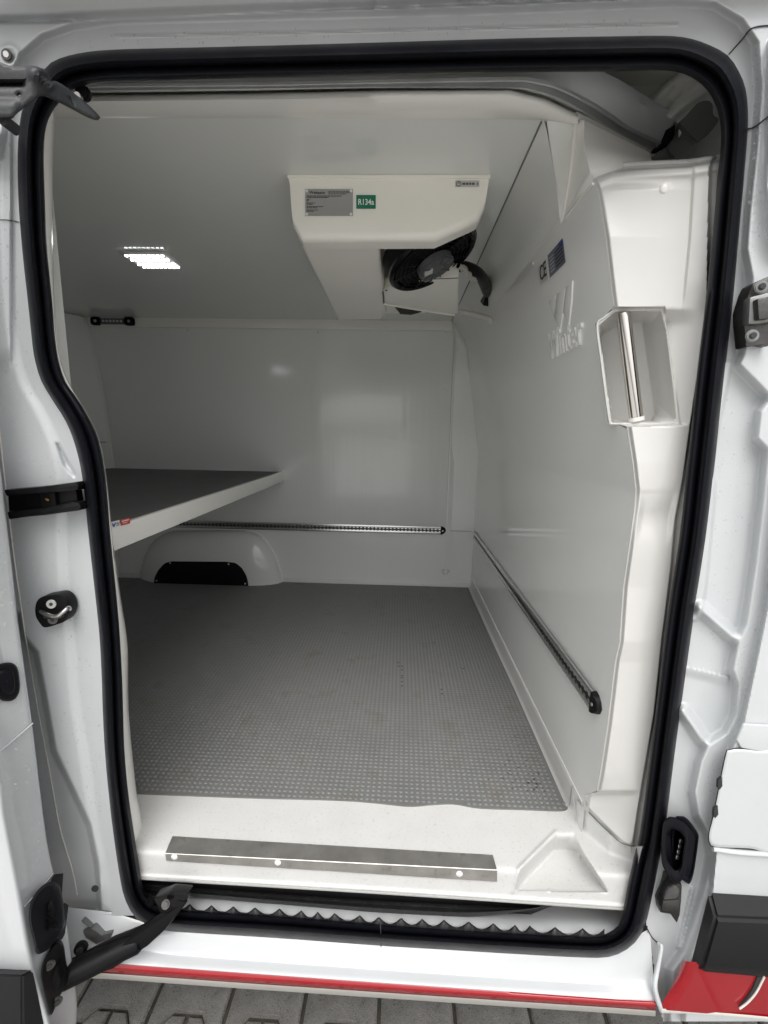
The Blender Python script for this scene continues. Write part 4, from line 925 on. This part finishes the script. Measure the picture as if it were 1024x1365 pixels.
# studs hidden under the shelf's far side and behind the jamb are left out
kk = (gx > -1.25-.55*(gy-.2)); gx, gy = gx[kk], gy[kk]
ang_ = np.linspace(0, 2*math.pi, 10, endpoint=False); ca, sa = np.cos(ang_), np.sin(ang_)
N = gx.size; zt = FLOOR+.0045; vv = np.zeros((N, 20, 3))
vv[:, :10, 0] = gx[:, None]+SR*ca; vv[:, :10, 1] = gy[:, None]+SR*sa; vv[:, :10, 2] = zt-.0004
vv[:, 10:, 0] = gx[:, None]+SR*.74*ca; vv[:, 10:, 1] = gy[:, None]+SR*.74*sa; vv[:, 10:, 2] = zt+SH
quads = np.array([[i, (i+1) % 10, 10+(i+1) % 10, 10+i] for i in range(10)])
li = np.concatenate([quads.ravel(), np.arange(10, 20)]); ls = np.r_[np.arange(0, 40, 4), 40]
me = bpy.data.meshes.new('studs'); me.vertices.add(N*20); me.vertices.foreach_set('co', vv.ravel())
LI = (np.arange(N)[:, None]*20+li[None]).ravel(); LS = (np.arange(N)[:, None]*50+ls[None]).ravel()
me.loops.add(LI.size); me.loops.foreach_set('vertex_index', LI.astype(np.int32)); me.polygons.add(LS.size); me.polygons.foreach_set('loop_start', LS.astype(np.int32))
me.update(); me.validate(); so_ = link('studs', me, 'stud_grey', mt); so_['kind'] = 'stuff'
# black rubbed-in scuffs on single studs
sc = []
for (px, py) in [(533, 884), (534, 889), (535, 894), (536, 900), (537, 905), (537.5, 910), (538, 915), (532, 888), (589, 927), (588, 921), (618, 892), (577, 858)]:
    sc.append(PZ(px, py, zt))
bm = bmesh.new()
for p in sc:
    i = np.argmin((gx-p.x)**2+(gy-p.y)**2); bmesh.ops.create_circle(bm, cap_ends=True, segments=10, radius=SR*.8, matrix=Matrix.Translation((gx[i]+random.uniform(-.001, .001), gy[i], zt+SH+.0004)))
from_bm('scuff_marks', bm, 'ink', mt, False)

bm = bmesh.new()
for k in range(90):
    i = int(np.argmin((gx-(.45-abs(rng.normal(0, .055))))**2+(gy-(.27+abs(rng.normal(0, .12))))**2)); a_ = rng.uniform(0, 6.28); q = .0032
    bmesh.ops.create_circle(bm, cap_ends=True, segments=9, radius=rng.uniform(.0012, .0034), matrix=Matrix.Translation((gx[i]+PIT/2*math.cos(a_), gy[i]+PIT/2*math.sin(a_), zt+.0006)) @ Matrix.Diagonal((1, rng.uniform(.5, 1.6), 1, 1)))
dm_ = from_bm('dirt_specks', bm, 'dirt', mt, False); dm_['kind'] = 'stuff'

# ---- load rails with black end caps
def load_rail(label, length, M4, cap_a, cap_b, nh):
    t = thing('load_rail', label, 'load rail', tuple(M4.translation), 'aluminium load rails along the walls')
    H = .052
    def bx(name, lo, hi, m, bev=.002): return box(name, lo, hi, m, t, bev, M4)
    bx('rail_base', (0, -H/2, 0), (length, H/2, .005), 'alu')
    bx('rail_edge', (0, H/2-.016, .0048), (length, H/2, .013), 'alu_bright', .004); bx('rail_edge', (0, -H/2, .0048), (length, -H/2+.016, .013), 'alu_bright', .004)
    # toothed channel: bright scallops reaching over a dark slot
    bx('slot', (0, -.0098, .0052), (length, .0098, .0058), 'alu_groove', 0)
    bm = bmesh.new(); n = int(length/.0254)
    for i in range(n):
        for sgn in (1, -1):
            x = .02+i*.0254
            vs_ = [bm.verts.new(M4 @ Vector((x+dx, sgn*yy, .0112))) for dx, yy in ((-.008, .0105), (-.0055, .0048), (.0055, .0048), (.008, .0105))]
            bm.faces.new(vs_ if sgn < 0 else vs_[::-1])
    from_bm('rail_teeth', bm, 'alu_bright', t, False)
    for k in range(nh):
        x = length*(k+.35)/nh
        disc('rail_screw', M4 @ Matrix.Translation((x, .001, .0062)), .0062, .0035, 'gap_dark', t, 12)
    for at_, on in ((0, cap_a), (length, cap_b)):
        if not on: continue
        bm = bmesh.new(); s_ = -1 if at_ == 0 else 1
        outl_ = [(-.004, -H*.56), (.012, -H*.50), (.027, -H*.30), (.034, 0), (.027, H*.30), (.012, H*.50), (-.004, H*.56)]
        a = [bm.verts.new(M4 @ Vector((at_+s_*x, y, .0))) for x, y in outl_]; b = [bm.verts.new(M4 @ Vector((at_+s_*x*.8, y*.94, .0155-(.006 if x > .02 else 0)))) for x, y in outl_]
        bm.faces.new(a); bm.faces.new(b)
        for i in range(len(a)): bm.faces.new((a[i], a[(i+1) % 7], b[(i+1) % 7], b[i]))
        co_ = from_bm('end_cap', bm, 'plastic_black', t)
        disc('cap_screw', M4 @ Matrix.Translation((at_+s_*.010, 0, .0152)), .005, .002, 'screw', co_, 14)
    return t
xa, xb = P(212, 697, BACK).x, P(588, 707, BACK).x
Mr = frame_of((xa, BACK-.006, 1.069), (1, 0, 0), (0, -1, 0)); load_rail('silver perforated load rail running level along the back wall above the wheel arch', xb-xa, Mr, False, True, 6)
ya2, yb2 = 2.055, .128
Mr = frame_of((.5115, yb2, 1.055), (0, 1, 0), (-1, 0, 0)); load_rail('silver perforated load rail running along the right-hand bulkhead below the raised lettering', ya2-yb2, Mr, True, False, 6)

# ---- fold-down shelf over the wheel arch
sh = thing('shelf', 'white edged shelf with a grey ribbed top at the left of the hold', 'shelf', (-1.4, 1.1, 1.38))
XS = -.785
box('shelf_board', (-2.02, .105, 1.392), (XS-.018, 2.09, 1.443), 'liner_wall', sh, .002)
box('shelf_covering', (-2.015, .107, 1.4435), (XS-.016, 2.085, 1.447), 'shelf_mat', sh, 0)
bm = bmesh.new()
for i in range(160):
    x = -2.01+i*.0076
    if x > XS-.02: break
    box_bm(bm, (x, .11, 1.4465), (x+.0036, 2.08, 1.4482))
o = from_bm('covering_ribs', bm, 'shelf_mat', sh, False); o['kind'] = 'stuff'
zt_, zb_ = 1.4505, 1.383
box('edge_profile', (XS-.017, .10, zb_), (XS, 2.092, zt_), 'alu_worn' if False else 'liner_cream', sh, .0025)
box('end_bracket', (XS-.045, 2.085, 1.386), (XS+.003, 2.108, 1.462), 'liner_cream', sh, .002)
disc('bracket_pin', frame_of((XS-.02, 2.07, 1.386), (1, 0, 0), (0, 0, -1)), .010, .02, 'alu', sh, 14)
disc('bracket_pin', frame_of((XS-.055, 2.03, 1.386), (1, 0, 0), (0, 0, -1)), .008, .014, 'alu', sh, 14)
def on_edge(px, py): return PXx(px, py, XS+.0012)
def est(name, pts, m, off=0): return mesh(name, [PXx(x, y, XS+.0012+off) for x, y in pts], [tuple(range(len(pts)))], m, sh, False)
est('edge_sticker', [(147.5, 696), (159.5, 693), (159.8, 701.5), (147.5, 704.5)], 'sticker_white'); est('warning_sticker', [(160.8, 692.6), (173.5, 689.6), (173.8, 697.6), (161.2, 701)], 'sticker_red')
est('sticker_emblem', [(149, 697.3), (151, 697.8), (152, 699.8), (153, 697.2), (155, 696), (152.8, 702.2), (151, 702.6)], 'sticker_blue', .0006)
for k in range(2): est('sticker_line', [(155.3, 697.2+k*2.6), (159, 696.3+k*2.6), (159, 697.6+k*2.6), (155.3, 698.5+k*2.6)], 'ink_grey', .0006)
est('sticker_line', [(162.6, 694.3), (172, 692), (172, 693.3), (162.6, 695.6)], 'sticker_white', .0006); est('sticker_line', [(163.6, 697), (170, 695.4), (170, 696.2), (163.6, 697.8)], 'sticker_white', .0006)

# ---- step edge plate with three white rivets
ep = thing('edge_plate', 'worn aluminium angle with three white rivets along the cargo floor edge', 'edge plate', (-.15, .012, FLOOR))
e0, e1 = PZ(222, 1135, FLOOR+.002), PZ(662.5, 1160, FLOOR+.002)
b0, b1 = PZ(230, 1114.5, FLOOR+.002), PZ(657, 1139.5, FLOOR+.002)
f0 = P(222, 1147.5, .009); f1 = P(662.5, 1175.5, .009)
n_ = 40
def L(a, b): return [Vector(a).lerp(Vector(b), t) for t in np.linspace(0, 1, n_)]
e0.y = e1.y = .009; e0.z = e1.z = FLOOR+.003
loft('plate', [L(b0+Vector((0, .001, -.004)), b1+Vector((0, .001, -.004))), L(b0, b1), L(e0+Vector((0, .0012, 0)), e1+Vector((0, .0012, 0))), L(e0+Vector((0, 0, -.0012)), e1+Vector((0, 0, -.0012))), L(f0, f1), L(f0+Vector((0, .006, -.001)), f1+Vector((0, .006, -.001)))], 'alu_worn', ep, ang=25)
for px, py in ((232.5, 1142.3), (370.5, 1150), (612.5, 1165)):
    c = P(px, py, .009); bm = bmesh.new(); bmesh.ops.create_uvsphere(bm, u_segments=18, v_segments=10, radius=.0085, matrix=Matrix.Translation(c) @ Matrix.Diagonal((1, .35, 1, 1))); from_bm('rivet', bm, 'rivet', ep)

# ---- grab handle in the niche
gh = thing('grab_handle', 'polished steel tube grab handle upright in the pillar niche', 'grab handle', tuple(P(850, 560, .12)))
tube('handle_tube', [P(831, 418, .118), P(848.5, 559, .108)], .0145, 'steel_tube', gh, n=8, seg=24, smooth=False)
tube('foot_ring', [P(848, 556, .108), P(848.8, 561, .108)], .0165, 'liner_cream', gh, n=3, seg=22, smooth=False)

# ---- ceiling light with LED rows
lt = thing('ceiling_light', 'bright rectangular LED lamp on the grey ceiling', 'ceiling light', (-1.06, 1.07, CEIL))
lx0, lx1, ly0, ly1 = -1.150, -.962, 1.0, 1.150
prism('housing', [Vector((x, y, CEIL-.012)) for x, y in cr([(lx0+.03, ly0), (lx1-.03, ly0), (lx1-.008, ly0+.008), (lx1, ly0+.035), (lx1, ly1-.035), (lx1-.008, ly1-.008), (lx1-.03, ly1), (lx0+.03, ly1), (lx0+.008, ly1-.008), (lx0, ly1-.035), (lx0, ly0+.035), (lx0+.008, ly0+.008)], 60, True)], (0, 0, .0115), 'sticker_white', lt, .003)
for k in range(3):
    w_ = (lx1-lx0-.05)/3; box('lamp_panel', (lx0+.025+k*w_+.002, ly0+.022, CEIL-.0145), (lx0+.025+(k+1)*w_-.002, ly1-.022, CEIL-.0118), 'led_panel', lt, .001)
d0 = None
for k in range(9):
    for yy in (ly0+.010, (ly0*2+ly1)/3, (ly0+2*ly1)/3, ly1-.010):
        x = lx0+.02+k*(lx1-lx0-.04)/8
        if d0 is None: d0 = box('light_diode', (-.0045, -.004, -.005), (.0045, .004, 0), 'led', lt, 0, Matrix.Translation(base_loc(lt))); d = d0
        else: d = d0.copy(); COL.objects.link(d)
        d.location = Vector((x, yy, CEIL-.0118-(.0028 if ly0+.02 < yy < ly1-.02 else 0)))-base_loc(lt)

# ---- small unlit strip lamp at the top of the back wall
st = thing('strip_lamp', 'small unlit strip lamp with black rounded ends at the top of the back wall', 'strip lamp', (-1.86, BACK-.02, 2.40))
pl, pr = P(122, 428, BACK-.018), P(180, 429, BACK-.018); zc = (pl.z+pr.z)/2; hh = .026
def cap_poly(x0, x1, y, rnd):
    return [Vector((x0+ (x1-x0)*.5+ (x1-x0)*.5*math.copysign(abs(math.cos(t))**.5, math.cos(t)), y, zc+hh*math.copysign(abs(math.sin(t))**.6, math.sin(t)))) for t in np.linspace(0, 2*math.pi, 24, endpoint=False)]
L_ = pr.x-pl.x
prism('lamp_body', [Vector((pl.x+.012, BACK-.024, zc-hh*.8)), Vector((pr.x-.012, BACK-.024, zc-hh*.8)), Vector((pr.x-.012, BACK-.024, zc+hh*.8)), Vector((pl.x+.012, BACK-.024, zc+hh*.8))], (0, .016, 0), 'track_steel', st, .003)
prism('lens', [Vector((pl.x+.065, BACK-.028, zc-hh*.66)), Vector((pr.x-.065, BACK-.028, zc-hh*.66)), Vector((pr.x-.065, BACK-.028, zc+hh*.66)), Vector((pl.x+.065, BACK-.028, zc+hh*.66))], (0, .010, 0), 'ink_grey', st, .003)
for k in range(6):
    disc('diode', frame_of((pl.x+.085+k*(L_-.17)/5, BACK-.0285, zc), (1, 0, 0), (0, -1, 0)), .008, .003, 'lens_clear', st, 12)
for xx in (pl.x, pr.x-.066):
    e = prism('end_piece', cap_poly(xx, xx+.066, BACK-.031, 0), (0, .026, 0), 'plastic_black', st, .004); disc('end_screw', frame_of((xx+.033, BACK-.031, zc), (1, 0, 0), (0, -1, 0)), .009, .002, 'screw', e, 14)

# ---- refrigeration unit hanging from the ceiling
ac = thing('refrigeration_unit', 'cream refrigeration unit with a black fan hanging from the ceiling of the hold', 'refrigeration unit', (-.05, .8, CEIL))
YF = .45
def acp(px, py): return P(px, py, YF)
fo = [(385.5, 236), (652, 233.5), (651, 246), (646.5, 277), (638, 293), (581, 319), (402, 320.5), (390.5, 302)]
fp = [acp(*p) for p in fo]
fp[0].z = CEIL+.0; fp[1].z = CEIL+.0
bm = bmesh.new()
# front shell: outline swept back, its lower edge rolled under
def ring(y, dz, inset=0):
    out = []
    c = sum(fp, Vector())/len(fp)
    for i, p in enumerate(fp):
        q = p.copy(); q.y = y
        if i >= 2: q.z += dz
        out.append(q)
    return out
a = ring(YF, 0); b = ring(YF+.066, .0)
v0 = [bm.verts.new(p) for p in a]; v1 = [bm.verts.new(p) for p in b]; n = len(a)
bm.faces.new(v0); bm.faces.new(v1[::-1])
for i in range(n): bm.faces.new((v0[i], v1[i], v1[(i+1) % n], v0[(i+1) % n]))
bmesh.ops.recalc_face_normals(bm, faces=bm.faces)
eds = [e for e in bm.edges if max(v.co.z for v in e.verts) < CEIL-.035 and all(v.co.y < YF+.01 for v in e.verts)]
bmesh.ops.bevel(bm, geom=eds, offset=.042, segments=8, affect='EDGES', profile=.55, clamp_overlap=True)
shell = from_bm('front_casing', bm, 'unit_cream', ac, ang=50)
box('casing_flange', (fp[0].x-.004, YF-.006, CEIL-.010), (fp[1].x+.004, YF+.30, CEIL-.0005), 'unit_cream', ac, .003)
# long body going back to the left of the fan
zb = 2.272
bl = [(-.318, YF+.045), (-.080, YF+.045), (-.080, 1.30), (-.11, 1.45), (-.335, 1.47)]
prism('main_casing', [Vector((x, y, zb)) for x, y in bl], (0, 0, CEIL-zb-.002), 'unit_cream', ac, .014, 4)
tube('casing_seam', [(-.081, .64, zb+.0005), (-.083, 1.28, zb+.0005)], .0015, 'sealant', ac, n=6, smooth=False)
# pressed hollow under the body
prism('rear_casing', [Vector((x, y, 2.305)) for x, y in ((-.09, 1.12), (.16, 1.12), (.16, 1.36), (.10, 1.46), (-.12, 1.47))], (0, 0, CEIL-2.307), 'unit_cream', ac, .012, 3)
box('fan_housing', (-.082, .60, 2.405), (.19, 1.15, CEIL-.002), 'unit_cream', ac, .01)
box('coil_panel', (.02, .93, 2.30), (.196, .945, CEIL-.004), 'unit_cream', ac, .003)
tube('panel_seam', [PZ(566, 370.5, 2.285), PZ(611, 370, 2.285)], .0012, 'gap_dark', ac, n=4, smooth=False)
# drip tray : wedge shaped box under the coil
zt2 = 2.259
tr = [PZ(x, y, zt2) for x, y in ((511.5, 390), (531, 375.5), (611.5, 370.5), (611, 418), (604, 419.5), (513, 404))]
prism('drip_tray', tr, (0, 0, .05), 'unit_cream', ac, .007, 4)
tube('tray_edge', [PZ(512, 405, zt2), PZ(560, 413, zt2), PZ(606, 420, zt2)], .005, 'unit_cream', ac, n=12)
disc('tray_screw', frame_of(PZ(515, 387, zt2-.001), (1, 0, 0), (0, 0, -1)), .004, .002, 'gap_dark', ac, 10)
prism('air_outlet', [PZ(x, y, 2.30) for x, y in ((526, 409), (534, 419), (548, 420), (562, 416))], (0, 0, .05), 'gap_dark', ac, 0)
# fan: dark shroud, ring, grille and motor, tilted down towards the door
fc = PZ(575, 342, 2.298)
n_cam = np.array([.40, .91, -.02]); nw = Vector(RT*n_cam[0]-UP*n_cam[1]+FW*n_cam[2]).normalized()
ud = Vector(RT*.91+UP*.40).normalized()
dist = (fc-Vector(CAM)).length; RF = 55/F_PX*dist*.98
MF = frame_of(fc, ud, nw)
tube('panel_seam', [PZ(530, 375.5, zt2-.003), PZ(570, 372.5, zt2-.003), PZ(611, 370.5, zt2-.003)], .0014, 'gap_dark', ac, n=8)
tube('panel_seam', [PZ(510.5, 389, zt2-.001), PZ(511.5, 404, zt2-.001)], .0022, 'gap_dark', ac, n=3, smooth=False)
bm = bmesh.new(); disc_bm(bm, MF @ Matrix.Translation((0, 0, -.05)), RF*1.0, .05, 40, RF*1.0); fan = from_bm('fan_shroud', bm, 'plastic_black', ac)
rr = []
for rad, z in ((RF*1.0, .0), (RF*1.02, .012), (RF*.97, .020), (RF*.90, .016), (RF*.88, -.01)):
    rr.append([MF @ Vector((rad*math.cos(t), rad*math.sin(t), z)) for t in np.linspace(0, 2*math.pi, 48, endpoint=False)])
loft('shroud_ring', rr, 'plastic_gloss', fan, closed=True)
for k in range(6):
    rad = RF*(.38+.1*k)
    pts = [MF @ Vector((rad*math.cos(t), rad*math.sin(t), .020)) for t in np.linspace(0, 2*math.pi, 40)]
    tube('grille_ring', pts, .0022, 'plastic_black', fan, n=44, seg=5)
for k in range(12):
    t = k*math.pi/6+.1; tube('grille_spoke', [MF @ Vector((RF*.3*math.cos(t), RF*.3*math.sin(t), .021)), MF @ Vector((RF*.93*math.cos(t), RF*.93*math.sin(t), .019))], .0028, 'plastic_black', fan, n=3, seg=5, smooth=False)
for k in range(7):
    t = k*2*math.pi/7; d1 = .28
    q = [MF @ Vector((RF*.3*math.cos(t), RF*.3*math.sin(t), .0)), MF @ Vector((RF*.84*math.cos(t-.1), RF*.84*math.sin(t-.1), .0)), MF @ Vector((RF*.84*math.cos(t+.45), RF*.84*math.sin(t+.45), .012)), MF @ Vector((RF*.3*math.cos(t+.5), RF*.3*math.sin(t+.5), .012))]
    mesh('fan_blade', q, [(0, 1, 2, 3)], 'plastic_black', fan, False)
disc('fan_motor', MF @ Matrix.Translation((0, 0, .018)), RF*.40, .030, 'ink_grey', fan, 32, .006)
for k in range(10):
    t = k*math.pi/5; box('motor_rib', (RF*.16, -.002, .047), (RF*.38, .002, .051), 'ink_grey', fan, .0008, MF @ Matrix.Rotation(t, 4, 'Z'))
box('motor_label', (-RF*.30, -RF*.02, .0475), (-RF*.12, RF*.14, .052), 'sticker_silver', fan, 0, MF)
# pipes: black insulated line and bright couplings going into the corner, pale corrugated drain hose
tube('coolant_pipe', [PZ(608, 356, 2.31), PZ(622, 356, 2.31), PZ(640, 367, 2.31), PB(651, 388, .03)], .020, 'plastic_black', ac, n=30, seg=14, rfun=lambda t, i: .9+.45*t)
tube('coolant_tube', [PZ(611, 354, 2.29), PZ(616, 357, 2.288), PZ(621, 361, 2.286), PZ(627, 368, 2.285), PZ(634, 374, 2.285)], .009, 'steel_tube', ac, n=20, rfun=lambda t, i: 1+.35*((i//3) % 2))
pcv = [PB(x, y, .012) for x, y in ((649, 371), (654, 368), (656, 372), (655.5, 396), (651.5, 409), (648, 405), (645, 396), (645, 384))]
prism('pipe_cover', pcv, (-.03, -.02, 0), 'plastic_black', ac, .006)
tube('drain_hose', [PZ(609, 415, 2.275), PZ(622, 417, 2.27), PZ(640, 421, 2.262), PB(652, 425, .02), PB(655, 430, .004)], .0125, 'hose_white', ac, n=64, seg=12, rfun=lambda t, i: 1 if i % 2 else .8)
# plates and stickers on the front
def fr(px, py, off): return P(px, py, YF-off)
def fplate(name, x0, y0, x1, y1, m, off, parent=ac, th=.001):
    return prism(name, [fr(x0, y0, off), fr(x1, y0, off), fr(x1, y1, off), fr(x0, y1, off)], (0, th, 0), m, parent, 0)
pn = fplate('data_plate', 407, 252, 470.5, 287.5, 'plate_silver', .003, th=.002)
def ftext(name, s_, px, py, h_px, m, parent, off, sx=1.0):
    p = fr(px, py, off); hgt = (fr(px, py-10, off)-p).length/10*h_px
    return text(name, s_, frame_of(p, (1, 0, 0), (0, -1, 0)), hgt/.70, m, parent, .0002, sx=sx, bold=.016)
ftext('lettering', 'Webasto', 412.4, 258.2, 3.4, 'ink', pn, .0034, 1.30)
for (x0, x1, y) in ((438, 465, 255.2), (438, 466, 256.9), (438, 461, 258.5), (409, 456, 261.2), (409, 438, 263.0), (409, 413.5, 266), (409, 412, 267.6), (409, 420, 270.6), (409, 417, 272.2), (409, 431, 275.4), (409, 423, 277), (409, 424.5, 280), (409, 418, 281.6)):
    x = x0
    while x < x1-.6:
        w_ = min(random.uniform(1.4, 4.5), x1-x); fplate('small_print', x, y-.45, x+w_, y+.45, 'ink_grey' if y < 260 else 'ink', .0036, pn, .0003); x += w_+.55
for px, py in ((409, 254.5), (468.2, 254.5), (409, 285.5), (468, 285.5)):
    disc('plate_rivet', frame_of(fr(px, py, .003), (1, 0, 0), (0, -1, 0)), .0036, .0015, 'rivet', pn, 12)
gs = fplate('coolant_sticker', 475, 260, 501, 278, 'sticker_green', .0022)
ftext('lettering', 'R134a', 477.2, 272.8, 7.6, 'sticker_white', gs, .0026, .86)
ws = fplate('approval_sticker', 607, 240.5, 639, 249, 'sticker_silver', .0022)
tube('seal_ring', [fr(611.5+3.2*math.cos(t), 244.8+3.2*math.sin(t), .0026) for t in np.linspace(0, 2*math.pi, 14)], .0008, 'ink', ws, n=30, seg=5)
for k, (x0, x1) in enumerate(((610, 613), (616.5, 620.5), (621.2, 624.6), (625.4, 628.2), (629, 632.8), (636, 637.6))):
    fplate('small_print', x0, 243.4, x1, 246.4 if k else 244.4, 'ink_grey', .0026, ws, .0003)
print('objects', len(bpy.data.objects))

# ---- rain drops on the paint and trim
def drops(n, region, yfun, rlo, rhi, out):
    poly = np.array(region); lo, hi = poly.min(0), poly.max(0); k = 0
    while k < n:
        x, y = rng.uniform(lo[0], hi[0]), rng.uniform(lo[1], hi[1])
        if poly_sd(np.array([x]), np.array([y]), region)[0] < 2: continue
        yy = yfun(np.array([x]), np.array([y]))
        yy = float(yy[0]); r_ = rlo+(rhi-rlo)*rng.random()**2.5
        out.append((P(x, y, yy-.0002), r_)); k += 1
dl = []
drops(330, [(-5, 180), (20, 180), (30, 430), (60, 540), (95, 640), (112, 780), (128, 960), (140, 1130), (120, 1130), (80, 1000), (45, 850), (20, 740), (0, 560)], body_y, .0010, .0030, dl)
drops(60, [(98, 800), (125, 800), (140, 1050), (150, 1180), (110, 1060)], body_y, .0010, .0026, dl)
drops(25, [(100, 46), (340, 36), (340, 56), (110, 66)], body_y, .0008, .0020, dl)
drops(40, [(340, 36), (900, 20), (900, 44), (340, 58)], body_y, .0008, .0018, dl)
drops(130, [(1000, 60), (1018, 60), (1016, 330), (1000, 360), (990, 300), (1003, 180)], body_y, .001, .0028, dl)
drops(120, [(965, 520), (1000, 560), (1000, 720), (975, 860), (940, 900), (930, 830), (950, 700)], body_y, .0010, .0028, dl)
drops(60, [(985, 860), (1018, 800), (960, 1060), (930, 1080)], body_y, .0010, .0024, dl)
def door_y(X, Y): 
    o = np.interp(Y, [p[0] for p in outer_], [p[1] for p in outer_]); i = np.interp(Y, inner[:, 0], inner[:, 1]); return -.188+(X-o)/(i-o)*.088
drops(90, [(0, 700), (10, 730), (24, 860), (40, 980), (58, 1120), (50, 1160), (10, 1060), (0, 1000)], door_y, .0010, .0028, dl)
bm = bmesh.new(); bmesh.ops.create_uvsphere(bm, u_segments=8, v_segments=5, radius=1); bm.verts.ensure_lookup_table()
sv = np.array([tuple(v.co) for v in bm.verts]); sf = [[v.index for v in f.verts] for f in bm.faces]; bm.free()
V, F = [], []
for p, r_ in dl:
    b0_ = len(V); el = 1+.5*rng.random()
    for v in sv: V.append((p.x+v[0]*r_, p.y+v[1]*r_*.45, p.z+v[2]*r_*el))
    F += [[b0_+i for i in f] for f in sf]
wd = mesh('rain_drops', V, F, 'water', None, True, 180); wd['kind'] = 'stuff'; wd['label'] = 'small rain drops beaded on the white paint and black trim'
